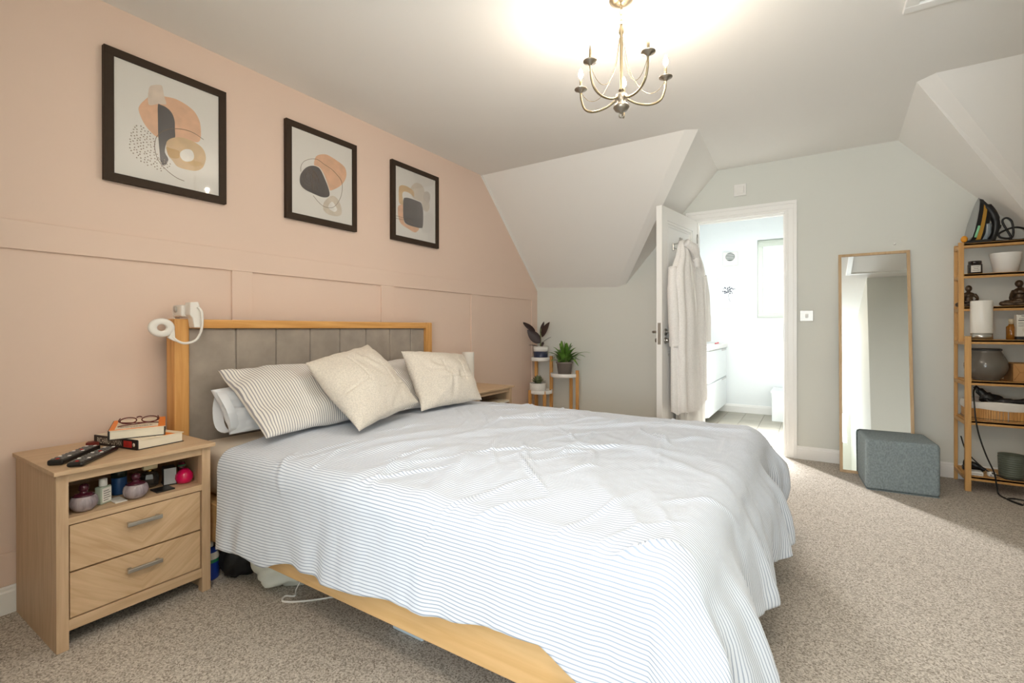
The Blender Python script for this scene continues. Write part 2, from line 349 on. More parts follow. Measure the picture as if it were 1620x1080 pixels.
def skirt(x0, x1, y0, y1, axis, name, label):
    prof = [(0.0, 0.0), (0.017, 0.0), (0.017, 0.078), (0.013, 0.084), (0.012, 0.094), (0.006, 0.102), (0, 0.102)]
    if axis == 'y': pts = [(x0 + a, y0, b) for a, b in prof]; d = (0, y1 - y0, 0)
    else: pts = [(x0, y0 - a, b) for a, b in prof]; d = (x1 - x0, 0, 0)
    struct(MB().poly_extrude(pts, d).build(name, WHITE_TRIM), label)
skirt(0, 0, -1.6, YF, 'y', 'baseboard_left', 'white skirting board along the pink wall')
skirt(0, 1.535, YF, YF, 'x', 'baseboard_far', 'white skirting board under the sloping ceiling')
skirt(2.385, 4.6, YF, YF, 'x', 'baseboard_far.001', 'white skirting board behind mirror and rack')

# door frame, door leaf
df = MB(); AO = 0.075
for off0, off1, y0 in ((0.0, 0.012, YF - 0.010), (0.012, 0.05, YF - 0.014), (0.05, AO, YF - 0.021)):      # stepped architrave, three mouldings
    df.box(DX0 - off1, DX0 - off0, y0, YF, 0, DH + off0, 0.002); df.box(DX1 + off0, DX1 + off1, y0, YF, 0, DH + off0, 0.002); df.box(DX0 - off1, DX1 + off1, y0, YF, DH + off0, DH + off1, 0.002)
df.box(DX0 - 0.0005, DX0 + 0.012, YF - 0.006, YF + 0.128, 0, DH - 0.012); df.box(DX1 - 0.012, DX1 + 0.0005, YF - 0.006, YF + 0.128, 0, DH - 0.012); df.box(DX0 - 0.0005, DX1 + 0.0005, YF - 0.006, YF + 0.128, DH - 0.012, DH + 0.0005)
df.box(DX1 - 0.024, DX1 - 0.012, YF + 0.045, YF + 0.08, 0, DH - 0.024); df.box(DX0 + 0.012, DX0 + 0.024, YF + 0.045, YF + 0.08, 0, DH - 0.024); df.box(DX0 + 0.012, DX1 - 0.012, YF + 0.045, YF + 0.08, DH - 0.024, DH - 0.012)
dfo = struct(df.build('door_frame', WHITE_TRIM), 'white moulded frame around the bathroom doorway')
MB().box(DX1 - 0.0135, DX1 - 0.0115, YF + 0.005, YF + 0.03, 0.93, 1.07).build('strike_plate', CHROME, dfo)
# leaf coordinate system: s along leaf from free edge to hinge, t out of the robe side, z up
P0 = Vector((1.522, 3.672, 0)); P1 = Vector((1.632, 4.395, 0)); dd = (P1 - P0); LW = dd.length; ds = dd.normalized(); dn = Vector((ds.y, -ds.x, 0))
DM = Matrix((ds, dn, Vector((0, 0, 1)))).transposed().to_4x4(); DM.translation = P0
leaf = MB()
TH = 0.044; ZT = 1.975
def slab(mb, s0, s1, z0, z1, t0=-TH, t1=0.0, bev=0.0): mb.box(s0, s1, t0, t1, z0, z1, bev, DM)
slab(leaf, 0, 0.1, 0.008, ZT); slab(leaf, LW - 0.1, LW, 0.008, ZT); slab(leaf, 0.1, LW - 0.1, ZT - 0.1, ZT); slab(leaf, 0.1, LW - 0.1, 0.008, 0.2); slab(leaf, 0.1, LW - 0.1, 0.86, 1.02)
door = struct(leaf.build('door_1', WHITE_TRIM), 'white panelled bathroom door standing open with robes')
for z0, z1 in ((0.2, 0.86), (1.02, ZT - 0.1)):
    p = MB(); slab(p, 0.1, LW - 0.1, z0, z1, -0.032, -0.012)
    for k, w in ((0.0, 0.02), (0.03, 0.012)):
        for t0, t1 in ((-0.014, -0.003 - k * 0.1), (-TH + 0.003 + k * 0.1, -0.03)):
            slab(p, 0.1 + k, 0.1 + k + w, z0 + k, z1 - k, t0, t1, 0.004); slab(p, LW - 0.1 - k - w, LW - 0.1 - k, z0 + k, z1 - k, t0, t1, 0.004)
            slab(p, 0.1 + k, LW - 0.1 - k, z0 + k, z0 + k + w, t0, t1, 0.004); slab(p, 0.1 + k, LW - 0.1 - k, z1 - k - w, z1 - k, t0, t1, 0.004)
    p.build('door_panel', WHITE_TRIM, door)
slabp = lambda s, t, z: DM @ Vector((s, t, z))
lp = MB(); slab(lp, -0.0015, 0.001, 0.915, 1.08, -0.034, -0.01); lp.build('latch_plate', NICKEL, door)
for sg, t0 in ((1, 0.0), (-1, -TH)):
    h = MB(); h.cyl(slabp(0.055, t0, 1.01), slabp(0.055, t0 + sg * 0.008, 1.01), 0.026, n=20); h.cyl(slabp(0.055, t0, 1.01), slabp(0.055, t0 + sg * 0.055, 1.01), 0.009)
    h.tube([slabp(0.055, t0 + sg * 0.05, 1.01), slabp(0.075, t0 + sg * 0.056, 1.01), slabp(0.165, t0 + sg * 0.05, 1.012)], 0.0095)
    h.build('door_handle', CHROME, door)
    k = MB(); k.cyl(slabp(0.055, t0, 0.945), slabp(0.055, t0 + sg * 0.008, 0.945), 0.024, n=20); k.cyl(slabp(0.055, t0, 0.945), slabp(0.055, t0 + sg * 0.03, 0.945), 0.016); k.build('thumb_turn', CHROME, door)
for z in (0.2, 1.0, 1.78):
    MB().cyl(slabp(LW + 0.004, 0.003, z), slabp(LW + 0.004, 0.003, z + 0.08), 0.007).build('hinge', CHROME, door)
for s in (0.24, 0.43):
    h = MB(); slab(h, s - 0.012, s + 0.012, 1.66, 1.72, -0.012, -0.004, 0.003)
    h.tube([slabp(s, -0.004, 1.71), slabp(s, 0.03, 1.715), slabp(s - 0.012, 0.05, 1.745)], 0.005); h.tube([slabp(s, -0.004, 1.71), slabp(s, 0.03, 1.715), slabp(s + 0.02, 0.05, 1.745)], 0.005); h.sphere(slabp(s - 0.012, 0.05, 1.747), 0.008); h.sphere(slabp(s + 0.02, 0.05, 1.747), 0.008)
    h.tube([slabp(s, -0.004, 1.68), slabp(s, 0.035, 1.665), slabp(s, 0.05, 1.69)], 0.005); h.build('coat_hook', CHROME, door)

# bathroom behind the doorway
YB = 6.478
struct(MB().box(1.0, 3.2, YF + 0.02, YB + 0.1, -0.1, -0.004).build('floor_bathroom', mat('grout', (150, 146, 136), 0.9)), 'grey bathroom floor base')
fb = bpy.data.objects['floor_bathroom']; tile_me = None; rows = 0
for i, x in enumerate(np.arange(1.0, 3.2, 0.2)):
    y = YF + 0.02 - (i % 3) * 0.3
    while y < YB:
        y0, y1 = max(y, YF + 0.02), min(y + 0.9, YB)
        if y1 - y0 > 0.05: MB().box(x + 0.002, min(x + 0.198, 3.2), y0 + 0.002, y1 - 0.002, -0.004, 0.001).build('tile', TILE, fb)
        y += 0.9
bwl = MB(); bwl.box(1.0, 1.06, YF + 0.13, YB + 0.1, 0, 2.4); bwl.box(3.2, 3.3, YF + 0.13, YB + 0.1, 0, 2.4)
WX0, WX1, WZ0, WZ1 = 1.918, 2.62, 1.162, 2.105
bwl.box(1.0, WX0, YB, YB + 0.1, 0, 2.4); bwl.box(WX1, 3.3, YB, YB + 0.1, 0, 2.4); bwl.box(WX0, WX1, YB, YB + 0.1, 0, WZ0); bwl.box(WX0, WX1, YB, YB + 0.1, WZ1, 2.4)
bwl.box(1.0, 3.3, YF + 0.12, YF + 0.135, DH + 0.01, 2.4); bwl.box(1.0, DX0 - 0.005, YF + 0.125, YF + 0.135, 0, 2.4); bwl.box(DX1 + 0.005, 3.3, YF + 0.125, YF + 0.135, 0, 2.4)
struct(bwl.build('wall_bathroom', BATH_WHITE), 'bright white bathroom walls beyond the doorway')
struct(MB().box(1.0, 3.3, YF + 0.13, YB + 0.1, 2.4, 2.45).build('ceiling_bathroom', BATH_WHITE), 'white bathroom ceiling')
skirt(1.06, 3.2, YB, YB, 'x', 'baseboard_bathroom', 'white skirting board in the bathroom')
w = MB(); fr = 0.06
frame4(w, 'xz', WX0, WX1, WZ0, WZ1, fr, YB + 0.02, YB + 0.07, 0.004)
wo = struct(w.build('window_1', mat('pale_green_upvc', (226, 232, 222), 0.4)), 'white bathroom window with one glazing bar')
MB().box(WX0 + fr, WX1 - fr, YB + 0.035, YB + 0.055, 1.52, 1.54).build('glazing_bar', WHITE_TRIM, wo)
MB().box(WX0 + fr, WX1 - fr, YB + 0.043, YB + 0.047, WZ0 + fr, WZ1 - fr).build('glass_pane', FROST, wo)
MB().box(WX0 - 0.02, WX1 + 0.02, YB - 0.015, YB + 0.02, WZ0 - 0.02, WZ0, 0.003).build('window_sill', WHITE_TRIM, wo)
rb = thing('roller_blind', (2.27, YB, 2.06), 'rolled-up pale blind at the bathroom window top', 'blind')
MB().cyl((WX0 + 0.01, YB + 0.01, 2.075), (WX1 - 0.01, YB + 0.01, 2.075), 0.022).build('roller', mat('pale_blind', (214, 220, 208), 0.7), rb)
MB().box(WX0 + 0.015, WX1 - 0.015, YB - 0.008, YB - 0.003, 2.02, 2.07).build('blind_fabric', bpy.data.materials['pale_blind'], rb)
# back window of the bedroom (behind the camera)
w = frame4(MB(), 'xz', 1.66, 2.96, 0.85, 2.2, 0.06, -1.68, -1.62, 0.004); w.box(2.28, 2.34, -1.68, -1.62, 0.91, 2.14, 0.004)
wo = struct(w.build('window_2', WHITE_TRIM), 'wide white window behind the camera')
MB().box(1.72, 2.9, -1.652, -1.648, 0.91, 2.14).build('glass_pane', FROST, wo)
# loft hatch, thermostat, switch, wall hook
h = MB(); hx0, hx1, hy0, hy1 = 2.82, 3.42, 2.04, 2.64
frame4(h, 'xy', hx0, hx1, hy0, hy1, 0.05, ZC - 0.016, ZC, 0.004)
ho = tag(h.build('loft_hatch', WHITE_TRIM), 'white square loft hatch set in the ceiling', 'hatch')
MB().box(hx0 + 0.05, hx1 - 0.05, hy0 + 0.05, hy1 - 0.05, ZC - 0.006, ZC).build('hatch_panel', CEIL, ho)
t = thing('alarm_panel', (1.972, YF, 2.2), 'small white square plate on the wall above the door', 'wall plate')
MB().box(1.925, 2.02, YF - 0.012, YF, 2.152, 2.252, 0.005).build('back_plate', WHITE_PL, t); MB().box(1.943, 2.002, YF - 0.02, YF - 0.011, 2.172, 2.232, 0.004).build('cover', WHITE_PL, t)
t = thing('light_switch', (2.449, YF, 1.135), 'light switch plate on grey wall beside the door frame', 'switch')
MB().box(2.403, 2.495, YF - 0.008, YF, 1.092, 1.178, 0.003).build('face_plate', mat('satin_steel_plate', (214, 212, 206), 0.35, 0.3), t); MB().box(2.44, 2.46, YF - 0.013, YF - 0.007, 1.12, 1.15, 0.002).build('rocker', WHITE_PL, t)
t = tag(MB().cyl((2.994, YF - 0.012, 1.649), (2.994, YF, 1.649), 0.006).sphere((2.994, YF - 0.014, 1.649), 0.007).build('wall_hook', WHITE_PL), 'tiny pale hook on the wall above the mirror', 'hook')

# bathroom contents
v = thing('vanity_unit', (1.33, 5.85, 0), 'white gloss two-drawer vanity unit in the bathroom', 'cabinet')
MB().box(1.062, 1.555, 5.28, 6.46, 0.1, 0.8, 0.004).build('carcass', BATH_WHITE, v)
for z0, z1 in ((0.105, 0.445), (0.455, 0.795)):
    d = MB(); d.box(1.555, 1.575, 5.285, 6.455, z0, z1, 0.004); d = d.build('drawer_front', BATH_WHITE, v)
    MB().box(1.572, 1.579, 6.1, 6.42, z1 - 0.022, z1 - 0.004, 0.003).build('handle', CHROME, d)
b = tag(MB().box(1.062, 1.585, 5.25, 6.475, 0.803, 0.85, 0.01).build('wash_basin', CERAMIC), 'white slab basin top on the vanity unit', 'basin')
r = thing('red_toothbrush', (1.5, 6.2, 0.85), 'red brush lying on the white basin top', 'brush')
MB().tube([(1.5, 6.12, 0.858), (1.51, 6.2, 0.86), (1.5, 6.3, 0.858)], 0.007).build('brush_handle', mat('red_plastic', (226, 56, 66), 0.4), r); MB().box(1.494, 1.508, 6.3, 6.33, 0.852, 0.868, 0.002).build('brush_head', bpy.data.materials['red_plastic'], r)
e = thing('extractor_fan', (1.62, YB, 1.9), 'white extractor fan with round grey grille on bathroom wall', 'fan')
MB().box(1.535, 1.705, YB - 0.03, YB, 1.815, 1.985, 0.006).build('housing', WHITE_PL, e)
g = MB().cyl((1.62, YB - 0.03, 1.925), (1.62, YB - 0.036, 1.925), 0.052, n=28)
g.build('grille', mat('grey_grille', (132, 138, 136), 0.6), e)
for k in range(4): MB().box(1.575, 1.665, YB - 0.041, YB - 0.036, 1.895 + k * 0.02, 1.901 + k * 0.02).build('slat', WHITE_PL, e)
p = thing('tree_picture', (1.6, YB, 1.47), 'white framed print of a dotted tree on bathroom wall', 'picture')
f = MB()
frame4(f, 'xz', 1.46, 1.74, 1.28, 1.66, 0.02, YB - 0.02, YB, 0.003)
f.build('frame', WHITE_TRIM, p); MB().box(1.47, 1.73, YB - 0.008, YB - 0.002, 1.29, 1.65).build('print_sheet', BATH_WHITE, p)
tr = MB()
for k in range(40):
    a = random.uniform(0, 2 * PI); q = math.sqrt(random.random()); tr.cyl((1.6 + 0.075 * q * math.cos(a), YB - 0.008, 1.515 + 0.045 * q * math.sin(a)), (1.6 + 0.075 * q * math.cos(a), YB - 0.0088, 1.515 + 0.045 * q * math.sin(a)), random.uniform(0.005, 0.009), n=8)
tr.tube([(1.595, YB - 0.0088, 1.47), (1.605, YB - 0.0088, 1.4), (1.62, YB - 0.0088, 1.37)], 0.002, n=4)
tr.build('tree_motif', mat('slate_ink', (120, 124, 142), 0.7), p)
t = thing('boxed_panel', (2.35, 6.2, 0), 'low white boxed panel against the right of the bathroom', 'panel')
MB().box(2.1, 2.9, 6.05, 6.46, 0, 0.32, 0.004).build('front_panel', BATH_WHITE, t); MB().box(2.09, 2.9, 6.03, 6.46, 0.32, 0.34, 0.004).build('top_board', BATH_WHITE, t)
mt = tag(MB().box(1.75, 2.3, 4.75, 5.2, 0.001, 0.012, 0.004).build('bath_mat', mat('white_bath_mat', (232, 232, 228), 1.0, bump=0.6, bscale=150)), 'white mat on the bathroom floor inside the doorway', 'mat')
# ------------------------------------------------------------------ bedside cabinets
def cabinet():
    t = thing('bedside_cabinet', (0.25, 0.735, 0), 'washed oak bedside cabinet with two drawers, near left under the books', 'cabinet', 'bedside cabinets')
    y0, y1 = 0.502, 0.961
    MB().box(0.02, 0.482, 0.493, 0.972, 0.571, 0.585, 0.0015).build('top', NSY, t)
    for a, b in ((y0, y0 + 0.016), (y1 - 0.016, y1)): MB().box(0.022, 0.432, a, b, 0.0, 0.571).build('side_panel', NS, t)
    for a, b in ((y0, y0 + 0.031), (y1 - 0.031, y1)): MB().box(0.43, 0.463, a, b, 0.0, 0.571, 0.001).build('leg', NS, t)
    MB().box(0.44, 0.46, y0 + 0.031, y1 - 0.031, 0.541, 0.571, 0.001).build('top_rail', NSY, t)
    MB().box(0.03, 0.46, y0 + 0.016, y1 - 0.016, 0.402, 0.424, 0.001).build('shelf', NSY, t)
    MB().box(0.44, 0.46, y0 + 0.031, y1 - 0.031, 0.059, 0.094, 0.001).build('bottom_rail', NSY, t)
    MB().box(0.022, 0.034, y0 + 0.016, y1 - 0.016, 0.05, 0.571).build('back_panel', NSY, t)
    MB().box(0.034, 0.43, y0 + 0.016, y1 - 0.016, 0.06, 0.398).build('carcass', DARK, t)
    for z0, z1, zh in ((0.249, 0.398, 0.352), (0.098, 0.243, 0.19)):
        d = MB().box(0.436, 0.457, y0 + 0.035, y1 - 0.035, z0, z1, 0.001).build('drawer', CHEV, t)
        h = MB(); h.box(0.472, 0.482, 0.684, 0.79, zh - 0.007, zh + 0.007, 0.002); h.box(0.457, 0.474, 0.69, 0.7, zh - 0.005, zh + 0.005); h.box(0.457, 0.474, 0.774, 0.784, zh - 0.005, zh + 0.005)
        h.build('handle', NICKEL, d)
    return t
CHEV = wood('chevron_oak_veneer', (210, 180, 145), (188, 156, 120), 'y', 14, chevron=0.0)
cab = cabinet()
cab2 = dup(cab, (0, 2.248, 0), 'washed oak bedside cabinet beyond the bed, under the lamp', 'bedside cabinets')

# books, glasses, remotes on the near cabinet
def frame_m(origin, ang):
    m = Matrix.Rotation(ang, 4, 'Z'); m.translation = Vector(origin); return m
def book(name, origin, ang, L, Wd, H, cover, label, spine):
    """local x along the spine, y from spine to fore-edge, z up"""
    t = thing(name, origin, label, 'book'); m = frame_m(origin, ang); tk = 0.0028
    for z in (0, H - tk): MB().box(0, L, 0, Wd, z, z + tk, 0.0008, m).build('cover_board', cover, t)
    MB().box(0, L, -0.003, 0.004, 0, H, 0.002, m).build('spine', spine, t)
    pg = MB(); nn = 10; P = []
    for i in range(nn + 1):
        a = PI * i / nn; P.append((0.004, Wd - 0.004, tk + (H - 2 * tk) * i / nn))
    pg.box(0.003, L - 0.004, 0.003, Wd - 0.005, tk, H - tk, 0.0, m); pg.build('page_block', CREAM, t)
    return t, m
A1 = (0.368, 0.757, 0.5855); ang1 = math.atan2(-0.055, -0.262) 
# spine of the lower book runs from its near end back towards the wall; mirrored so that +y points to the fore-edge
def book2(name, O, X, Y, L, Wd, H, cover, label, spine):
    X = Vector(X).normalized(); Y = Vector(Y).normalized(); m = Matrix((X, Y, Vector((0, 0, 1)))).transposed().to_4x4(); m.translation = Vector(O)
    t = thing(name, O, label, 'book'); tk = 0.0028
    for z in (0, H - tk): MB().box(0, L, 0, Wd, z, z + tk, 0.0008, m).build('cover_board', cover if z else BLACKCOVER, t)
    MB().box(0, L, -0.003, 0.003, 0, H, 0.0015, m).build('spine', spine, t)
    MB().box(0.003, L - 0.004, 0.002, Wd - 0.005, tk, H - tk, 0.0, m).build('page_block', CREAM, t)
    return t, m
BLACKCOVER = mat('black_book_cloth', (30, 24, 24), 0.5)
bk, m = book2('hardback_book', (0.372, 0.752, 0.5855), (-0.98, -0.19, 0), (-0.12, 0.99, 0), 0.262, 0.163, 0.038, COVERW, 'thick black-spined hardback lying on the near bedside cabinet', BLACKCOVER)
SP = lambda x, y, z: m @ Vector((x, y, z))
Xd = (m.to_3x3() @ Vector((-1, 0, 0)))
WHITEINK = mat('white_print', (226, 220, 206), 0.6)
text('spine_lettering', 'RICHARD OSMAN', SP(0.165, -0.0036, 0.019), Xd, (0, 0, 1), 0.03, WHITEINK, bk, sx=0.62)
MB().box(0.03, 0.078, -0.0036, -0.0028, 0.007, 0.031, 0, m).build('spine_patch', RED, bk)
text('spine_title', 'THE\nLAST', SP(0.055, -0.004, 0.019), Xd, (0, 0, 1), 0.009, BLACKCOVER, bk)
MB().cyl(SP(0.018, -0.0028, 0.019), SP(0.018, -0.0037, 0.019), 0.007).build('spine_motif', WHITEINK, bk)
for (a, b, c_) in ((0.03, 0.02, ORANGE),): MB().box(0.0, 0.09, 0.09, 0.13, 0.0379, 0.0384, 0, m).build('cover_print', ORANGE, bk)
bk, m = book2('hardback_book', (0.292, 0.690, 0.6238), (-0.93, 0.37, 0), (0.37, 0.93, 0), 0.24, 0.17, 0.036, COVERW, 'orange and cream hardback on top of the black-spined book', BLACKCOVER)
SP = lambda x, y, z: m @ Vector((x, y, z)); Xd = m.to_3x3() @ Vector((0, 1, 0)); Yd = m.to_3x3() @ Vector((1, 0, 0))
MB().box(0, 0.24, 0.147, 0.17, 0.0356, 0.0364, 0, m).build('cover_band', ORANGE, bk); MB().box(0, 0.24, 0.0, 0.016, 0.0356, 0.0364, 0, m).build('cover_band', ORANGE, bk)
MB().box(0, 0.012, 0.016, 0.147, 0.0356, 0.0363, 0, m).build('cover_band', ORANGE, bk)
text('cover_title', 'IMPOSSIBLE', SP(0.05, 0.08, 0.0366), Xd, Yd, 0.026, INK, bk, sx=0.75)
text('cover_subtitle', 'a novel', SP(0.022, 0.08, 0.0366), Xd, Yd, 0.012, RED, bk)
g = thing('reading_glasses', (0.16, 0.82, 0.66), 'dark red framed reading glasses folded on the orange book', 'glasses'); z = 0.6615
GF = mat('tortoiseshell_red', (92, 26, 24), 0.25)
fr = MB()
q = lambda a, b, h: SP(0.105 + a + h * 1.1, 0.085 + b, 0.037 + h * 0.75)
for sgn in (-1, 1):
    fr.tube([q(0.0 + 0.003, sgn * 0.034 + 0.026 * math.cos(a), 0.016 + 0.013 * math.sin(a)) for a in np.linspace(0, 2 * PI, 13)[:-1]], 0.0022, n=6, close=True, sub=2)
fr.tube([q(0.003, -0.009, 0.027), q(0.001, 0, 0.031), q(0.003, 0.009, 0.027)], 0.0022, n=6)
fr.build('spectacle_frame', GF, g)
for sgn in (-1, 1): MB().tube([q(0.003, sgn * 0.06, 0.028), q(-0.02 - 0.01 * sgn, sgn * 0.055, 0.012), q(-0.03 - 0.012 * sgn, -sgn * 0.045, 0.004), q(-0.04 - 0.012 * sgn, -sgn * 0.062, 0.003)], 0.002, n=6).build('temple_arm', GF, g)
lg = MB()
for sgn in (-1, 1): lg.add([q(0.003, sgn * 0.034 + 0.026 * math.cos(a), 0.016 + 0.013 * math.sin(a)) for a in np.linspace(0, 2 * PI, 17)[:-1]], [tuple(range(16))])
lg.build('lens', pane('clear_lens'), g)
def remote(label, near, far, wid, hgt, round_):
    a = Vector(near + (0.5855,)); b = Vector(far + (0.5855,)); L = (b - a).length; X = (b - a).normalized(); Y = Vector((-X.y, X.x, 0))
    m = Matrix((X, Y, Vector((0, 0, 1)))).transposed().to_4x4(); m.translation = a
    t = thing('remote_control', a, label, 'remote', 'black remote controls')
    MB().box(0, L, -wid / 2, wid / 2, 0.0, hgt, round_, m).build('handset', BLACK, t)
    rows = 11; kinds = [RUBBER, RED, WHITE_PL]
    bs = {0: MB()}; names = {1: 'red_key', 2: 'white_key'}
    for i in range(rows):
        for j in (-1, 0, 1):
            k = 1 if (i in (0, 7) and j == 0) else (2 if (i % 4 == 2 and j) else 0); x = L * (0.07 + 0.84 * i / (rows - 1)); y = j * wid * 0.29
            mb = bs[0] if k == 0 else MB()
            mb.box(x - 0.0045, x + 0.0045, y - 0.004, y + 0.004, hgt - 0.001, hgt + 0.0022, 0.001, m)
            if k: mb.build(names[k], kinds[k], t)
    bs[0].build('rubber_keys', kinds[0], t)['kind'] = 'stuff'
    return t
remote('black remote with rows of keys lying nearest the wall', (0.378, 0.520), (0.222, 0.668), 0.046, 0.019, 0.006)
remote('curved black remote lying nearest the cabinet front edge', (0.458, 0.548), (0.285, 0.702), 0.047, 0.016, 0.007)
b = tag(MB().poly_extrude([(0.13, 0.67, 0.587), (0.105, 0.685, 0.587), (0.115, 0.72, 0.587), (0.15, 0.705, 0.587)], (0, 0, 0.012)).build('leather_bookmark', mat('dark_red_leather', (112, 34, 26), 0.6)), 'dark red leather scrap behind the black-spined book', 'bookmark')

# clutter on the open shelf of the near cabinet
ZS = 0.4245
GLASSP = mat('smoky_pink_glass', (206, 194, 198), 0.06, rgb2=(150, 136, 144), nscale=9, stretch=(6, 6, 0.6), **{'Transmission Weight': 0.35})
PLUM = mat('plum_glass', (70, 26, 40), 0.1)
def perfume(x, y, label):
    t = thing('glass_scent_bottle', (x, y, ZS), label, 'bottle', 'smoky glass scent bottles')
    MB().lathe([(0.014, 0.0), (0.026, 0.003), (0.036, 0.016), (0.0385, 0.03), (0.035, 0.045), (0.026, 0.054), (0.012, 0.058), (0.0, 0.058)], (x, y, ZS), 28).build('glass_body', GLASSP, t)
    MB().lathe([(0.0305, 0.0515), (0.024, 0.0565), (0.012, 0.06), (0.009, 0.066), (0.014, 0.07), (0.013, 0.084), (0.006, 0.09), (0.0, 0.09)], (x, y, ZS), 24).build('stopper', PLUM, t)
perfume(0.412, 0.585, 'smoky glass scent bottle leftmost on the open shelf')
perfume(0.415, 0.73, 'smoky glass scent bottle in the middle of the open shelf')
t = thing('white_capped_bottle', (0.385, 0.645, ZS), 'pale bottle with white cap and paper label on open shelf', 'bottle'); mm = frame_m((0.385, 0.645, ZS), 0.5)
MB().box(-0.014, 0.014, -0.02, 0.02, 0.0, 0.062, 0.005, mm).build('bottle_body', mat('pale_green_glass', (206, 218, 200), 0.1, **{'Transmission Weight': 0.3}), t)
MB().lathe([(0.011, 0.061), (0.012, 0.064), (0.012, 0.087), (0.0, 0.088)], (0.385, 0.645, ZS), 20).build('cap', WHITE_PL, t)
MB().box(0.0135, 0.0147, -0.017, 0.017, 0.007, 0.056, 0.0, mm).build('paper_label', LABEL, t)
l = MB()
for k, wd in enumerate((0.02, 0.026, 0.022, 0.026, 0.018)): l.box(0.0147, 0.0151, -0.013, -0.013 + wd, 0.045 - k * 0.008, 0.047 - k * 0.008, 0, mm)
l.build('label_lines', INK, t)
t = thing('blue_cream_tub', (0.31, 0.715, ZS), 'dark blue labelled tub behind the white-capped bottle', 'tub')
MB().lathe([(0.022, 0), (0.023, 0.003), (0.023, 0.06), (0.021, 0.063)], (0.31, 0.715, ZS), 24).build('tub_body', mat('blue_label', (38, 84, 140), 0.4), t); MB().lathe([(0.0235, 0.063), (0.0235, 0.098), (0.0, 0.099)], (0.31, 0.715, ZS), 24).build('lid', mat('dark_green_lid', (28, 44, 38), 0.35), t)
tag(MB().box(0.36, 0.43, 0.665, 0.70, ZS, ZS + 0.004, 0.001).build('folded_leaflet', LABEL), 'white folded leaflet on the shelf below the blue tub', 'leaflet')
tag(MB().box(0.37, 0.43, 0.79, 0.85, ZS, ZS + 0.005, 0.001).build('phone', BLACK), 'flat black phone at the shelf front edge', 'phone')
t = thing('faceted_perfume', (0.315, 0.81, ZS), 'dark faceted perfume bottle with a gold bow collar', 'bottle')
MB().lathe([(0.02, 0.0), (0.03, 0.01), (0.032, 0.035), (0.026, 0.052), (0.012, 0.06)], (0.315, 0.81, ZS), 8, smooth=False).build('faceted_body', mat('smoked_glass', (70, 64, 60), 0.08, **{'Transmission Weight': 0.3}), t)
MB().box(0.305, 0.325, 0.787, 0.833, 0.068 + ZS, 0.084 + ZS, 0.002).build('cap', mat('cream_cap', (222, 206, 164), 0.4), t); MB().cyl((0.315, 0.81, ZS + 0.058), (0.315, 0.81, ZS + 0.069), 0.011).build('collar', mat('gold', (204, 160, 80), 0.25, 1.0), t)
t = thing('grey_gift_box', (0.335, 0.87, ZS), 'small grey box with a pale end on the open shelf', 'box'); mm = frame_m((0.335, 0.868, ZS), -0.25)
MB().box(-0.03, 0.026, -0.02, 0.02, 0.004, 0.066, 0.001, mm).build('box_body', mat('charcoal_card', (64, 64, 66), 0.6), t); MB().box(0.026, 0.0275, -0.02, 0.02, 0.004, 0.066, 0.0005, mm).build('box_end', mat('pale_grey_card', (170, 172, 174), 0.6), t); MB().box(-0.035, 0.03, -0.022, 0.022, 0, 0.004, 0.001, mm).build('box_tray', BLACK, t)
t = thing('pink_perfume', (0.375, 0.905, ZS), 'round magenta perfume bottle at the right end of shelf', 'bottle')
MB().lathe([(0.012, 0), (0.025, 0.003), (0.031, 0.02), (0.029, 0.036), (0.018, 0.05), (0.012, 0.056), (0.0, 0.057)], (0.375, 0.905, ZS), 26).build('round_body', mat('magenta_glass', (206, 16, 82), 0.12), t)
MB().lathe([(0.013, 0.052), (0.014, 0.07), (0.01, 0.082), (0, 0.084)], (0.365, 0.9, ZS), 18).build('cap', PLUM, t); MB().lathe([(0.0145, 0.067), (0.0145, 0.073), (0.013, 0.074)], (0.365, 0.9, ZS), 18).build('cap_band', mat('green_ribbon', (40, 84, 50), 0.5), t)

# lamp and book on the far cabinet
def lamp(x, y, z, r, h, hb, label):
    t = thing('table_lamp', (x, y, z), label, 'lamp')
    MB().lathe([(r * 1.0, 0), (r * 1.0, hb), (0, hb)], (x, y, z), 28).build('base', CHROME, t)
    MB().lathe([(r * 0.96, hb), (r, hb + 0.004), (r, hb + h - 0.004), (r * 0.97, hb + h), (r * 0.9, hb + h), (r * 0.88, hb + h - 0.03), (0, hb + h - 0.03)], (x, y, z), 32).build('lamp_shade', LAMPGLASS, t)
    return t
lamp(0.225, 2.95, 0.585, 0.046, 0.225, 0.045, 'white cylinder lamp on the far bedside cabinet')
bk, m = book2('paperback_book', (0.44, 3.09, ZS), (0, -1, 0), (-1, 0, 0), 0.16, 0.11, 0.03, BLACKCOVER, 'black book on the open shelf of the far cabinet', BLACKCOVER)
tag(MB().box(0.32, 0.455, 3.06, 3.17, ZS + 0.0, ZS + 0.002, 0).build('white_leaflet', LABEL), 'white leaflet beside the black book on far cabinet', 'leaflet')
bk, m = book2('paperback_book', (0.462, 3.17, ZS + 0.032), (-1, 0, 0), (0, -1, 0), 0.13, 0.2, 0.02, COVERW, 'white-edged book lying on top in the far cabinet', COVERW)

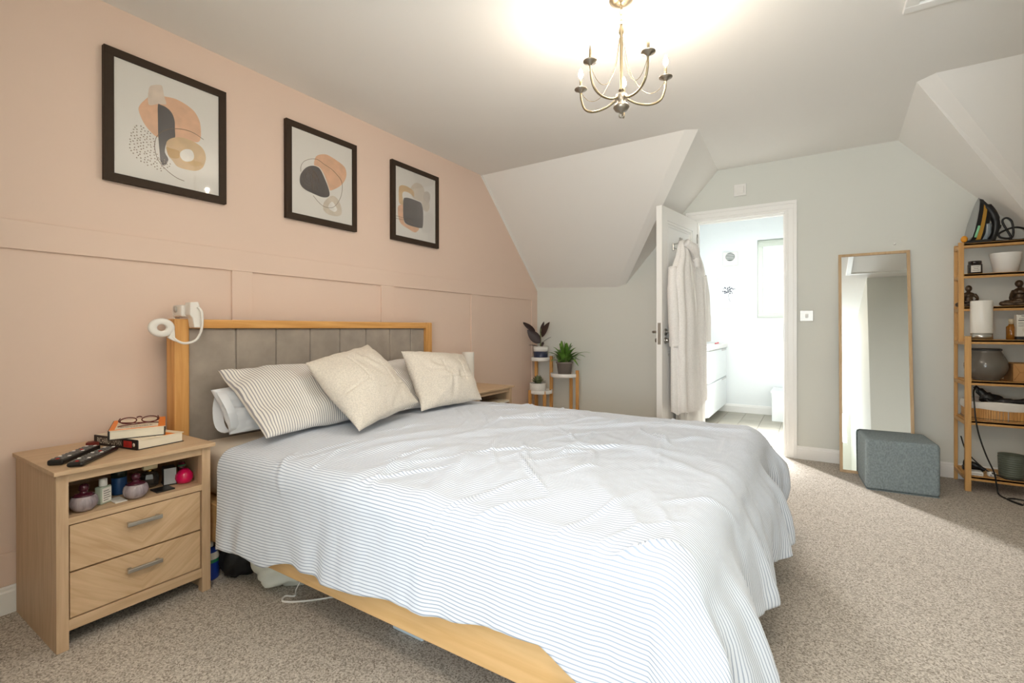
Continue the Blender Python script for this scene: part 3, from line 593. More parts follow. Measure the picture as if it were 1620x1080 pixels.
# ------------------------------------------------------------------ framed prints
ART = {'blobs': {1: [('peach', [(0.8836, 1.9905), (0.89, 2.0159), (0.9051, 2.0398), (0.9226, 2.0624), (0.9537, 2.082), (0.9902, 2.0901), (1.0278, 2.0948), (1.0714, 2.0852), (1.1062, 2.0657), (1.1265, 2.0316), (1.1326, 1.9947), (1.1314, 1.9495), (1.116, 1.9249), (1.066, 1.922), (1.0084, 1.9081), (0.9577, 1.8952), (0.9354, 1.9042), (0.9135, 1.925), (0.8963, 1.952)]), ('cream', [(0.9203, 2.0279), (0.9227, 2.1011), (0.9404, 2.1217), (0.9674, 2.1333), (0.9742, 2.1257), (0.9787, 2.0986), (0.9833, 2.0794), (0.9878, 2.0547), (0.9581, 2.0456)]), ('char', [(0.9559, 2.0394), (0.9649, 2.0446), (0.9901, 2.0408), (1.011, 2.0239), (1.0218, 1.9931), (1.0227, 1.9558), (1.0225, 1.9129), (0.999, 1.8996), (0.9873, 1.8745), (0.9826, 1.836), (0.9964, 1.8084), (0.9825, 1.7767), (0.9665, 1.7836), (0.9621, 1.8296), (0.9568, 1.9012), (0.9557, 1.974)]), ('tan', [(0.9873, 1.8745), (0.999, 1.8996), (1.0273, 1.9188), (1.066, 1.9275), (1.1109, 1.9204), (1.1416, 1.9024), (1.1546, 1.8671), (1.1466, 1.8252), (1.131, 1.8012), (1.1055, 1.7867), (1.0656, 1.7827), (1.0317, 1.7866), (1.0128, 1.8079), (0.9942, 1.8289)]), ('gold', [(0.9873, 1.8613), (1.0036, 1.8612), (1.0367, 1.8609), (1.0425, 1.8465), (1.0366, 1.8258), (1.0128, 1.8186), (0.9965, 1.827)]), ('white', [(1.0425, 1.8492), (1.0561, 1.8698), (1.0757, 1.8804), (1.0931, 1.8787), (1.1016, 1.862), (1.1006, 1.8423), (1.088, 1.827), (1.0657, 1.8193), (1.0487, 1.8267)])], 2: [('peach', [(1.7451, 2.0161), (1.7577, 2.0529), (1.7862, 2.0738), (1.8281, 2.0867), (1.8745, 2.0799), (1.9289, 2.0644), (1.9638, 2.0453), (1.9743, 2.0072), (1.9601, 1.9623), (1.9216, 1.9175), (1.8605, 1.8782), (1.8473, 1.8875), (1.8277, 1.9333), (1.8019, 1.9769), (1.7765, 1.9976), (1.7482, 1.9977)]), ('beige', [(1.8143, 1.8007), (1.8604, 1.8452), (1.9008, 1.8432), (1.9282, 1.8089), (1.9385, 1.7588), (1.9142, 1.7336), (1.8535, 1.7271), (1.8142, 1.7417), (1.8045, 1.7649)]), ('white', [(1.8404, 1.7726), (1.867, 1.8125), (1.8939, 1.7898), (1.904, 1.769), (1.8803, 1.7526)]), ('char', [(1.6512, 1.8922), (1.6601, 1.9267), (1.69, 1.9674), (1.7265, 1.9898), (1.7638, 1.995), (1.7891, 1.9817), (1.8147, 1.9411), (1.8407, 1.8915), (1.8505, 1.8542), (1.8373, 1.833), (1.7951, 1.8232), (1.7384, 1.8303), (1.6837, 1.8415), (1.657, 1.8617)])], 3: [('beige', [(2.5377, 2.0604), (2.5702, 2.1003), (2.6116, 2.1185), (2.6537, 2.1129), (2.6793, 2.0897), (2.6964, 2.0462), (2.7357, 2.0012), (2.7401, 1.96), (2.7135, 1.9244), (2.6617, 1.9373), (2.6533, 1.9828), (2.5699, 1.9931), (2.5376, 2.0259)]), ('tan', [(2.4203, 2.0257), (2.4318, 2.0509), (2.4665, 2.0636), (2.5137, 2.063), (2.5619, 2.0491), (2.5741, 2.0289), (2.5716, 2.0051), (2.5456, 2.0163), (2.5057, 2.0239), (2.4664, 2.0173), (2.4547, 1.9891), (2.4662, 1.9297), (2.443, 1.9218), (2.4216, 1.9366)]), ('peach', [(2.4124, 1.8956), (2.4353, 1.9173), (2.4661, 1.9184), (2.4643, 1.8277), (2.4853, 1.7921), (2.5531, 1.7874), (2.6232, 1.7854), (2.6106, 1.7627), (2.5774, 1.7454), (2.5208, 1.7586), (2.4426, 1.7842), (2.416, 1.8294)]), ('char', [(2.4647, 1.9576), (2.4858, 1.9794), (2.5294, 1.985), (2.6029, 1.9832), (2.6448, 1.978), (2.6634, 1.9495), (2.6701, 1.8917), (2.6656, 1.8078), (2.6443, 1.7892), (2.5775, 1.786), (2.505, 1.7901), (2.4736, 1.8069), (2.4628, 1.85)]), ('ring', [(2.6748, 2.0411), (2.6878, 2.0679), (2.714, 2.0791), (2.7404, 2.0686), (2.7474, 2.0401), (2.7358, 2.0072), (2.7181, 1.9973), (2.6877, 2.0084)])]}, 'lines': {1: [[(1.1444, 1.9471), (1.1059, 1.9631), (1.0661, 1.9668), (1.0227, 1.9569), (0.9852, 1.9373), (0.9623, 1.9146), (0.9478, 1.8877), (0.9428, 1.8496), (0.9494, 1.8099), (0.9665, 1.7784), (0.9986, 1.7505), (1.0316, 1.7327), (1.0606, 1.7268)]], 2: [[(1.659, 1.9371), (1.6602, 1.9696), (1.6811, 2.0026), (1.7266, 2.0298), (1.7702, 2.0373), (1.815, 2.0226), (1.8609, 2.0103), (1.9012, 1.9872), (1.9321, 1.9608), (1.9424, 1.9227), (1.9353, 1.8686), (1.9145, 1.8232), (1.8871, 1.7884), (1.8536, 1.7709), (1.8078, 1.7712), (1.7696, 1.7906), (1.7384, 1.8193)]], 3: [[(2.3822, 1.831), (2.4581, 1.831), (2.5451, 1.8291)], [(2.3821, 1.8117), (2.4736, 1.8154), (2.5694, 1.8077)]]}, 'dots': {1: [(0.8707, 1.9173), (0.8455, 1.8532), (0.8413, 1.8218), (0.862, 1.7882), (0.8872, 1.7706), (0.9306, 1.7524), (0.9664, 1.7468), (1.0222, 1.7785), (0.9895, 1.8063), (0.9575, 1.8072), (0.9442, 1.8552), (0.9487, 1.888), (0.9135, 1.9172), (0.8919, 1.9351)], 3: [(2.74, 1.9298), (2.7846, 1.8903), (2.7754, 1.8216), (2.7395, 1.773), (2.6697, 1.7611), (2.6358, 1.7788), (2.6699, 1.8086), (2.6744, 1.8806)]}}
COLS = {'peach': (230, 184, 150), 'cream': (226, 208, 192), 'char': (84, 78, 76), 'tan': (214, 182, 138), 'gold': (196, 156, 96), 'white': (240, 236, 230), 'beige': (216, 204, 188), 'ring': (214, 204, 192)}
AM = {k: mat('print_' + k, v, 0.7, noise=0.1, nscale=22) for k, v in COLS.items()}
LINE = mat('print_line', (120, 92, 68), 0.6); DOTS = mat('print_dots', (176, 160, 146), 0.7)
PGLASS = pane('picture_glazing')
def inside(p, poly):
    r = False
    for i in range(len(poly)):
        (a, b), (c_, d_) = poly[i], poly[i - 1]
        if (b > p[1]) != (d_ > p[1]) and p[0] < (c_ - a) * (p[1] - b) / (d_ - b) + a: r = not r
    return r
for k, (y0, y1, z0, z1), lab in ((1, (0.762, 1.247, 1.658, 2.215), 'dark framed abstract print with the large peach oval, nearest the left edge'), (2, (1.566, 2.05, 1.658, 2.21), 'dark framed abstract print with a ringed charcoal pebble, middle one'), (3, (2.352, 2.84, 1.662, 2.218), 'dark framed abstract print with a charcoal square, nearest the slope')):
    t = thing('framed_print', (0, (y0 + y1) / 2, (z0 + z1) / 2), lab, 'picture', 'abstract prints above the bed'); FWD = 0.034
    f = frame4(MB(), 'yz', y0, y1, z0, z1, FWD, 0.001, 0.026, 0.001)
    f.build('frame', BLACKF, t); sh = MB().box(0.002, 0.018, y0 + 0.02, y1 - 0.02, z0 + 0.02, z1 - 0.02).build('print_sheet', PAPER, t)
    for i, (c_, poly) in enumerate(ART['blobs'][k]):
        P = catmull([Vector((0, a, b)) for a, b in poly], 3, True); x = 0.0181 + 0.0002 * i
        MB().add([(x, p.y, p.z) for p in P], [tuple(range(len(P)))]).build('print_shape', AM[c_], sh)
    x = 0.0181 + 0.0002 * len(ART['blobs'][k]); l = MB()
    for pl in ART['lines'][k]: l.tube([(x, a, b) for a, b in pl], 0.0011, n=4, sub=5)
    if k == 2:
        cy, cz = 1.72, 1.93
        for q in range(2, 9): l.tube([(x, cy + 0.011 * q * math.cos(a) * (1 + 0.1 * math.sin(3 * a + q)) - 0.004 * q, cz + 0.012 * q * math.sin(a) * (1 + 0.1 * math.cos(2 * a + q)) - 0.004 * q) for a in np.linspace(0, 2 * PI, 15)[:-1] if inside((cy + 0.011 * q * math.cos(a) - 0.004 * q, cz + 0.012 * q * math.sin(a) - 0.004 * q), ART['blobs'][2][3][1])], 0.0006, n=4, sub=3)
    if k == 3:
        P = ART['blobs'][3][4][1]; cy = sum(p[0] for p in P) / len(P); cz = sum(p[1] for p in P) / len(P)
        for q in range(1, 5): l.tube([(x, cy + (p[0] - cy) * q / 4.2, cz + (p[1] - cz) * q / 4.2) for p in P], 0.0009, n=4, close=True, sub=2)
    l.build('print_line', LINE, sh)
    if k in ART['dots']:
        D = ART['dots'][k]; d = MB(); ys = [p[0] for p in D]; zs = [p[1] for p in D]; st = 0.0125 if k == 1 else 0.009
        for i, yy in enumerate(np.arange(min(ys), max(ys), st)):
            for j, zz in enumerate(np.arange(min(zs), max(zs), st)):
                p = (yy + random.uniform(-.3, .3) * st, zz + (i % 2) * st / 2 + random.uniform(-.2, .2) * st)
                if inside(p, D) and y0 + FWD < p[0] < y1 - FWD - 0.004: d.cyl((x, p[0], p[1]), (x + 0.0002, p[0], p[1]), 0.003 if k == 1 else 0.0016, n=6)
        d.build('print_dots', DOTS if k == 1 else INK, sh)
    MB().box(0.0205, 0.0218, y0 + FWD - 0.002, y1 - FWD + 0.002, z0 + FWD - 0.002, z1 - FWD + 0.002).build('glazing', PGLASS, t)
# ------------------------------------------------------------------ bed
bed = thing('bed', (1.15, 1.8, 0), 'oak framed bed with channelled taupe velvet headboard on pink wall', 'bed')
HY0, HY1 = 0.968, 2.632
for a, b in ((HY0, HY0 + 0.06), (HY1 - 0.06, HY1)): MB().box(0.06, 0.14, a, b, 0.0, 1.082, 0.006).build('post', OAKZ, bed)
MB().box(0.06, 0.138, HY0 + 0.06, HY1 - 0.06, 1.04, 1.081, 0.005).build('top_rail', OAK, bed)
seams = [HY0 + 0.06, 1.245, 1.449, 1.649, 1.847, 2.041, 2.242, 2.435, HY1 - 0.06]
for a, b in zip(seams[:-1], seams[1:]):
    MB().box(0.045, 0.118, a + 0.0008, b - 0.0008, 0.26, 1.04, 0.009).build('headboard_channel', VELVET, bed)
MB().box(0.03, 0.05, HY0 + 0.02, HY1 - 0.02, 0.26, 1.06).build('headboard_back', DARK, bed)
for a, b in ((0.985, 1.012), (2.588, 2.615)): MB().box(0.13, 2.2, a, b, 0.17, 0.325, 0.004).build('side_rail', OAKX, bed)
MB().box(2.175, 2.2, 1.012, 2.588, 0.17, 0.325, 0.004).build('foot_rail', OAK, bed)
for x, y in ((2.12, 1.06), (2.12, 2.54), (1.1, 1.8)): MB().cyl((x, y, 0), (x, y, 0.2), 0.022, 0.03).build('leg', OAKZ, bed)
MB().box(0.14, 2.175, 1.012, 2.588, 0.30, 0.318).build('slat_base', OAKX, bed)
mts = tag(MB().box(0.13, 2.16, 1.02, 2.58, 0.322, 0.532, 0.05).build('mattress', MATTRESS), 'cream mattress under the striped duvet', 'mattress')
for f in mts.data.polygons: f.use_smooth = True

# duvet: a flat sheet laid over the mattress, rounded over the edges, hanging with folds
def make_duvet():
    X0, XE, Y0, Y1, ZT, R = 0.42, 2.215, 1.055, 2.575, 0.558, 0.085
    na, nb = 330, 330
    foot = 0.42
    La = (XE - X0) + foot
    aa = np.linspace(0, La, na); t = np.linspace(0, 1, nb)
    A, T = np.meshgrid(aa, t, indexing='ij')
    X = X0 + A
    # near overhang shrinks towards the foot, far overhang constant
    near = np.interp(X0 + aa, [0.42, 0.55, 0.85, 1.3, 1.6, 1.85, 1.97, 2.1, 2.2, 2.4, 2.7], [0.41, 0.415, 0.41, 0.368, 0.335, 0.31, 0.295, 0.36, 0.41, 0.40, 0.36])
    near += 0.02 * vnoise((X0 + aa) * 6, aa * 0 + 3.3, 4)
    far = 0.27 + 0.02 * vnoise(aa * 5, aa * 0 + 7.7, 5)
    B = (Y0 - near)[:, None] + T * ((Y1 + far) - (Y0 - near))[:, None]
    # the head edge of the sheet is cut back slightly on the near side
    X = X + 0.13 * sstep(0, 1, np.clip((Y0 + 0.12 - B) / 0.45, 0, 1)) * np.clip(1 - A / 0.5, 0, 1)
    sB = 1 + 0.10 * vnoise(B * 3.4, B * 0 + 1.5, 61) - 0.30 * np.exp(-((B - 2.44) / 0.10) ** 2)
    X = np.where(X > XE, XE + (X - XE) * sB, X)
    ea = np.maximum(0, X - XE); eb = np.where(B < Y0, Y0 - B, np.where(B > Y1, B - Y1, 0)); sg = np.where(B < Y0, -1.0, 1.0)
    e = np.hypot(ea, eb) + 1e-9; ux = ea / e; uy = sg * eb / e
    arc = R * PI / 2
    out = np.where(e < arc, R * np.sin(np.minimum(e, arc) / R), R + 0.10 * (e - arc))
    drop = np.where(e < arc, R * (1 - np.cos(np.minimum(e, arc) / R)), R + 0.985 * (e - arc))
    th = np.arctan2(ea, eb)                         # 0 on the long sides, pi/2 at the foot
    xc = np.minimum(X, XE); yc = np.clip(B, Y0, Y1)
    per = np.where(B < (Y0 + Y1) / 2, xc + th * 0.26 + np.where(ea > 0, (yc - Y0), 0) , 20 - (xc + th * 0.26) + np.where(ea > 0, -(Y1 - yc), 0))
    foot_w = np.clip(ea / 0.2, 0, 1)
    fold = 0.65 * vnoise(per * 6.5 + 0.8 * vnoise(per * 2, e * 3, 8), e * 1.2 + 5, 11) + 0.35 * vnoise(per * 15, e * 2.0 + 9, 12)
    amp = sstep(0.06, 0.40, e) * (0.028 + 0.085 * foot_w)
    out = out + amp * (fold + 0.25) + 0.03 * foot_w * sstep(0.03, 0.25, e)
    out = out + 0.05 * foot_w * sstep(2.5, 2.7, B) * np.sin(PI * np.clip(e / 0.5, 0, 1))
    drop = drop - 0.02 * np.abs(fold) * sstep(0.2, 0.45, e)
    PX = np.minimum(X, XE) + ux * out; PY = yc + uy * out
    # puffiness and rumples on the top
    cen = sstep(0, 0.3, np.minimum(XE - xc, np.minimum(yc - Y0, Y1 - yc)))
    PZ = ZT + 0.022 * cen - drop - 0.016 * np.clip((1.0 - xc) / 0.6, 0, 1)
    rr = np.random.default_rng(21)
    def ridge(x, y, ang, L, w, h, bend=0.0):
        c_, s_ = math.cos(ang), math.sin(ang); dx = X - x; dy = B - y
        u = dx * c_ + dy * s_; v = -dx * s_ + dy * c_ - bend * (u / L) ** 2
        return h * np.exp(-(v / w) ** 2) * np.exp(-(u / (L * 0.5)) ** 4)
    H = np.zeros_like(X)
    for x, y, an, L, w, h in [(1.02, 1.35, 1.25, 0.75, 0.045, 0.014), (1.17, 1.45, 1.2, 0.7, 0.04, 0.012), (1.30, 1.25, 1.35, 0.5, 0.035, 0.009), (0.9, 1.2, 1.3, 0.4, 0.02, 0.010), (1.5, 1.2, 1.9, 0.45, 0.035, 0.008), (1.75, 1.2, 2.0, 0.5, 0.035, 0.008), (1.98, 1.3, 2.3, 0.6, 0.04, 0.006), (2.1, 1.7, 2.7, 0.5, 0.03, 0.006), (1.5, 2.0, 0.9, 0.6, 0.025, 0.012), (1.75, 2.2, 0.8, 0.6, 0.022, 0.012), (1.3, 2.3, 1.0, 0.5, 0.025, 0.010), (2.05, 2.35, 0.5, 0.5, 0.022, 0.012), (1.85, 1.75, 0.3, 0.5, 0.03, 0.009)]:
        H += ridge(x, y, an, L, w, h, 0.05)
    for _ in range(64):
        H += ridge(rr.uniform(0.85, 2.3), rr.uniform(1.0, 2.6), rr.uniform(0.6, 2.4), rr.uniform(0.12, 0.4), rr.uniform(0.006, 0.013), rr.uniform(0.004, 0.0105), rr.uniform(-.06, .06))
    H += 0.0035 * vnoise(X * 16 + 2 * vnoise(X * 4, B * 4, 31), B * 9, 32) * sstep(0.75, 1.2, X) + 0.005 * vnoise(X * 4, B * 4, 33) + 0.0012 * vnoise(X * 45, B * 28, 34)
    side = sstep(0.02, 0.12, e)
    PZ += H * (1 - side); PX += H * side * ux * 0.8; PY += H * side * uy * 0.8
    PZ = np.maximum(PZ, 0.012 + 0.01 * np.abs(fold))
    G = np.stack([PX, PY, PZ], -1)
    UV = np.stack([A, B], -1)
    return G, UV
G, UV = make_duvet()
duv = tag(MB().grid(G, UV).build('duvet', STRIPE), 'white duvet with thin grey-blue stripes spread over the bed', 'duvet')
so = duv.modifiers.new('thickness', 'SOLIDIFY'); so.thickness = 0.012; so.offset = -1
def cushion(name, BL, BR, TR, TL, thick, m, label, pinch=0.05, group=None, seams_uv=(), wr=0.006, seed=1, flange=0.0, n=90):
    BL, BR, TR, TL = (np.array(p, float) for p in (BL, BR, TR, TL))
    u, v = np.meshgrid(np.linspace(0, 1, n), np.linspace(0, 1, n), indexing='ij')
    uu = 0.5 + (u - 0.5) * (1 - pinch * (1 - (2 * v - 1) ** 2)); vv = 0.5 + (v - 0.5) * (1 - pinch * (1 - (2 * u - 1) ** 2))
    base = BL * ((1 - uu) * (1 - vv))[..., None] + BR * (uu * (1 - vv))[..., None] + TR * (uu * vv)[..., None] + TL * ((1 - uu) * vv)[..., None]
    nrm = np.cross(BR - BL + TR - TL, TL - BL + TR - BR); nrm /= np.linalg.norm(nrm)
    if nrm[0] < 0: nrm = -nrm
    prof = (np.sin(PI * u) * np.sin(PI * v)) ** 0.5
    Wm = np.linalg.norm(BR - BL); Hm = np.linalg.norm(TL - BL)
    edge = np.minimum(np.minimum(u, 1 - u) * Wm, np.minimum(v, 1 - v) * Hm)
    w = wr * vnoise(u * 7 + 2 * vnoise(u * 3, v * 3, seed), v * 5, seed + 1) * np.clip(edge / 0.04, 0, 1) + wr * 0.7 * vnoise(u * 18, v * 14, seed + 2) * np.exp(-edge / 0.06) * np.clip(edge / 0.01, 0, 1)
    for kind, at, lo, hi in seams_uv:
        d = (u - at) if kind == 'u' else (v - at); o = v if kind == 'u' else u
        w = w - 0.007 * np.exp(-(d / 0.009) ** 2) * ((o > lo) & (o < hi))
    UVm = np.stack([v * Hm, u * Wm], -1)
    wob = 0.006 * vnoise(u * 6, v * 6, seed + 5)[..., None] * nrm
    mb = MB(); mb.grid(base + nrm * (prof * thick * 0.55 + w)[..., None] + wob, UVm); mb.grid(base - nrm * (prof * thick * 0.45 + 0.5 * w)[..., None] + wob, UVm)
    return tag(mb.build(name, m, merge=True), label, 'cushion' if 'cushion' in name else 'pillow', group)
cushion('pillow', (0.335, 1.10, 0.575), (0.42, 1.76, 0.585), (0.19, 1.78, 0.79), (0.225, 1.075, 0.765), 0.10, SHEET, 'plain white pillow peeking out behind the near striped pillow', 0.02, seed=3, wr=0.014)
pc = bpy.data.objects['pillow']
# open end of the white pillowcase: a loose cuff curling out
s = np.linspace(0, 1, 26); tt = np.linspace(0, 1, 10); Sg, Tg = np.meshgrid(s, tt, indexing='ij')
ang = Sg * 2 * PI; cx = 0.285 + 0.055 * np.cos(ang) * (1 + 0.12 * np.sin(3 * ang)) ; cz = 0.67 + 0.088 * np.sin(ang)
GG = np.stack([cx - 0.35 * (cz - 0.672) + 0.0 * Tg, 1.125 - 0.04 * Tg - 0.012 * np.sin(2 * ang), cz], -1); GG[..., 0] += 0.01 * Tg * np.cos(ang)
MB().grid(GG).build('pillowcase_cuff', SHEET, pc)
cushion('pillow', (0.592, 1.115, 0.585), (0.575, 1.80, 0.60), (0.215, 1.86, 0.838), (0.20, 1.115, 0.845), 0.16, STRIPE_P, 'striped pillow at the near side of the headboard', 0.03, 'striped pillows', seed=11, wr=0.008)
cushion('pillow', (0.60, 1.86, 0.59), (0.60, 2.52, 0.59), (0.22, 2.53, 0.82), (0.22, 1.89, 0.832), 0.15, STRIPE_P, 'striped pillow mostly hidden between the two wool cushions', 0.03, 'striped pillows', seed=17, wr=0.008)
cushion('cushion', (0.835, 1.385, 0.59), (0.715, 1.88, 0.64), (0.34, 1.86, 0.945), (0.455, 1.385, 0.872), 0.2, LINEN, 'oatmeal wool cushion tilted on one corner, at the bed middle', 0.05, 'oatmeal cushions', (('u', 0.35, 0.35, 0.8), ('v', 0.4, 0.05, 0.4), ('u', 0.68, 0.2, 0.6), ('v', 0.72, 0.5, 0.9), ('v', 0.25, 0.5, 0.9)), seed=23)
cushion('cushion', (0.693, 1.93, 0.59), (0.732, 2.435, 0.59), (0.47, 2.57, 0.86), (0.435, 2.025, 0.902), 0.19, LINEN, 'oatmeal wool cushion standing upright, near the far lamp', 0.05, 'oatmeal cushions', (('u', 0.4, 0.3, 0.7), ('v', 0.35, 0.3, 0.75), ('u', 0.7, 0.3, 0.7)), seed=29)

# clip-on reading light
t = thing('reading_light', (0.12, 1.03, 1.08), 'white clip-on reading light on the headboard corner', 'lamp')
LW_ = mat('warm_white_abs', (232, 228, 222), 0.35)
MB().poly_extrude([(0.135, 1.012, 1.155), (0.135, 1.045, 1.158), (0.135, 1.056, 1.12), (0.135, 1.062, 1.05), (0.135, 1.058, 1.043), (0.135, 1.028, 1.043), (0.135, 1.022, 1.085), (0.135, 1.01, 1.1)], (0.05, 0, 0)).build('front_jaw', LW_, t)
bm_ = bpy.data.objects['front_jaw'].modifiers.new('soft', 'BEVEL'); bm_.width = 0.008; bm_.segments = 3
b = MB().box(0.05, 0.14, 0.995, 1.03, 1.09, 1.145, 0.01).box(0.046, 0.06, 1.0, 1.03, 1.05, 1.1, 0.004); b.build('rear_jaw', LW_, t)
MB().cyl((0.09, 0.994, 1.125), (0.09, 0.99, 1.125), 0.014).build('power_button', mat('light_grey_abs', (196, 192, 186), 0.4), t)
MB().tube([(0.188, 1.04, 1.135), (0.192, 1.055, 1.11), (0.19, 1.055, 1.04), (0.185, 1.035, 0.99), (0.18, 0.995, 0.975), (0.178, 0.965, 0.985), (0.175, 0.945, 1.005)], 0.0055, n=10).build('gooseneck', LW_, t)
ring = MB(); mt_ = Matrix.Rotation(PI / 2, 4, 'Y')
ring.lathe([(0.017, -0.006), (0.02, -0.009), (0.04, -0.009), (0.046, -0.003), (0.046, 0.003), (0.04, 0.009), (0.02, 0.009), (0.017, 0.006), (0.017, -0.006)], (0.172, 0.907, 1.043), 40, Matrix.Diagonal((1, 1.06, 0.86, 1)) @ mt_, cap=False)
ring.add([(0.18, 0.93, 1.0), (0.18, 0.952, 1.045), (0.18, 0.955, 1.0), (0.18, 0.962, 0.982), (0.18, 0.945, 0.99), (0.164, 0.93, 1.0), (0.164, 0.952, 1.045), (0.164, 0.955, 1.0), (0.164, 0.962, 0.982), (0.164, 0.945, 0.99)], [(0, 1, 2, 3, 4), (9, 8, 7, 6, 5), (0, 5, 6, 1), (1, 6, 7, 2), (2, 7, 8, 3), (3, 8, 9, 4), (4, 9, 5, 0)])
ring.build('ring_head', LW_, t)

# things pushed under the bed
t = thing('cleaning_bottle', (0.365, 1.002, 0), 'blue labelled spray bottle beside the near bedside cabinet', 'bottle')
MB().lathe([(0.034, 0), (0.036, 0.004), (0.036, 0.085), (0.03, 0.11), (0.014, 0.13)], (0.365, 1.002, 0), 22).build('bottle_body', mat('royal_blue_plastic', (30, 62, 158), 0.3), t)
MB().lathe([(0.0365, 0.07), (0.0367, 0.082), (0.0365, 0.083)], (0.365, 1.002, 0), 22, cap=False).build('green_band', mat('green_band', (40, 130, 90), 0.4), t)
MB().lathe([(0.0365, 0.084), (0.035, 0.1), (0.031, 0.11)], (0.365, 1.002, 0), 22, cap=False).build('white_label', LABEL, t); MB().lathe([(0.015, 0.13), (0.015, 0.15), (0, 0.15)], (0.365, 1.002, 0), 16).build('cap', WHITE_PL, t)
def lump(c, r, seed, n=40, m_=24, amp=0.18, flat=0.0):
    u, v = np.meshgrid(np.linspace(0, 2 * PI, n), np.linspace(0, PI, m_), indexing='ij'); f = 1 + amp * vnoise(np.cos(u) * np.sin(v) * 2.2 + 9, np.sin(u) * np.sin(v) * 2.2 + np.cos(v) * 1.7 + 9, seed) + amp * 0.4 * vnoise(np.cos(u) * np.sin(v) * 6 + 9, np.sin(u) * np.sin(v) * 6 + np.cos(v) * 5 + 9, seed + 1)
    Gx = np.stack([c[0] + r[0] * f * np.sin(v) * np.cos(u), c[1] + r[1] * f * np.sin(v) * np.sin(u), c[2] - r[2] * f * np.cos(v)], -1); Gx[..., 2] = np.maximum(Gx[..., 2], flat); return Gx
tag(MB().grid(lump((0.445, 1.09, 0.07), (0.065, 0.075, 0.08), 3, flat=0.002)).build('black_bag', mat('black_nylon', (20, 20, 22), 0.6), merge=True), 'soft black bag under the bed beside the blue bottle', 'bag')
tag(MB().grid(lump((0.645, 1.185, 0.085), (0.13, 0.125, 0.11), 6, amp=0.25, flat=0.002)).build('white_cloth_bag', mat('crumpled_white_cloth', (226, 230, 224), 0.9), merge=True), 'crumpled white cloth bag pushed under the bed', 'bag')
tag(MB().tube([(0.775, 1.15, 0.04), (0.765, 1.135, 0.006), (0.80, 1.105, 0.004), (0.77, 1.085, 0.004), (0.80, 1.06, 0.004), (0.87, 1.11, 0.004), (0.95, 1.2, 0.004)], 0.0035, n=6).build('white_cable', WHITE_PL), 'thin white cable trailing from under the bed', 'cable')
tag(MB().box(1.265, 1.405, 1.168, 1.36, 0.0, 0.035, 0.006).build('storage_lid', mat('pale_blue_plastic', (206, 222, 236), 0.4)), 'pale plastic lid poking out below the bed rail', 'lid')

# ------------------------------------------------------------------ plant stand and plants
ps = thing('plant_stand', (0.28, 4.2, 0), 'three-tier oak plant stand with round white trays in corner', 'plant stand')
TR = {1: (0.15, 4.25, 0.712, 0.098), 2: (0.418, 4.25, 0.563, 0.138), 3: (0.185, 4.185, 0.392, 0.118)}
for k, (x, y, z, r) in TR.items():
    MB().lathe([(0, 0), (r * 0.97, 0), (r, 0.004), (r, 0.037), (r - 0.006, 0.037), (r - 0.006, 0.008), (0, 0.008)], (x, y, z), 36).build('tray', CERAMIC, ps)
for x, y, h in ((0.07, 4.30, 0.752), (0.255, 4.28, 0.762), (0.12, 4.085, 0.43), (0.265, 4.12, 0.425), (0.56, 4.24, 0.632), (0.42, 4.395, 0.6)): MB().box(x - 0.014, x + 0.014, y - 0.014, y + 0.014, 0, h, 0.004).build('leg', OAKZ, ps)
def leaf(parent, base, tip, width, m, sag=0.0, up=(0, 0, 1), name='leaf', fold=0.25):
    a = Vector(base); b = Vector(tip); d = b - a; L = d.length; dirn = d.normalized(); side = dirn.cross(Vector(up))
    if side.length < 0.1: side = dirn.cross(Vector((1, 0.2, 0)))
    side.normalize(); nn = side.cross(dirn); N = 9; vs = []; fs = []
    for i in range(N + 1):
        t_ = i / N; w = width * (math.sin(PI * t_ ** 0.8) ** 0.8 if 0 < t_ < 1 else 0.02) * 0.5 + 0.0008
        c_ = a + d * t_ + Vector((0, 0, sag * 4 * t_ * (1 - t_)))
        vs += [c_ - side * w + nn * w * fold, c_, c_ + side * w + nn * w * fold]
        if i: o = 3 * (i - 1); fs += [(o, o + 1, o + 4, o + 3), (o + 1, o + 2, o + 5, o + 4)]
    return MB().add(vs, fs, True).build(name, m, parent)
x, y, z, r = TR[1]; z += 0.008
p = thing('rubber_plant', (x, y, z), 'dark-leaved rubber plant in a navy and white pot on top tray', 'plant')
MB().lathe([(0.066, 0), (0.07, 0.004), (0.0745, 0.088)], (x, y, z), 32).build('pot_glaze', NAVY, p); MB().lathe([(0.0745, 0.088), (0.076, 0.14), (0.07, 0.132), (0.068, 0.115), (0, 0.115)], (x, y, z), 32).build('pot', CERAMIC, p)
MB().lathe([(0.068, 0.118), (0, 0.12)], (x, y, z), 24).build('soil', SOIL, p)
zb = z + 0.12
for (dx, dy, dz), wd, (bx, bz), up in [((-0.155, -0.1, 0.265), 0.05, (-0.055, 0.16), (0, -1, 0.2)), ((0.012, 0.05, 0.27), 0.035, (0.0, 0.15), (1, -0.6, 0.2)), ((0.105, 0.0, 0.265), 0.082, (0.02, 0.11), (-0.4, -1, 0.2)), ((-0.105, -0.09, 0.185), 0.10, (0.0, 0.05), (0.2, -1, 0.35)), ((0.165, -0.08, 0.115), 0.035, (0.02, 0.05), (0, -0.5, 1)), ((-0.115, -0.05, 0.03), 0.022, (-0.01, 0.01), (0, -0.3, 1)), ((0.075, -0.06, 0.055), 0.06, (0.01, 0.0), (-0.5, -1, 0.4))]:
    leaf(p, (x + bx, y - 0.01, zb + bz), (x + dx, y + dy, zb + dz), wd, LEAF_D, 0.005, up)
MB().tube([(x, y, zb - 0.02), (x - 0.002, y, zb + 0.08), (x, y, zb + 0.2)], 0.006).build('stem', STEM, p)
x, y, z, r = TR[2]; z += 0.008
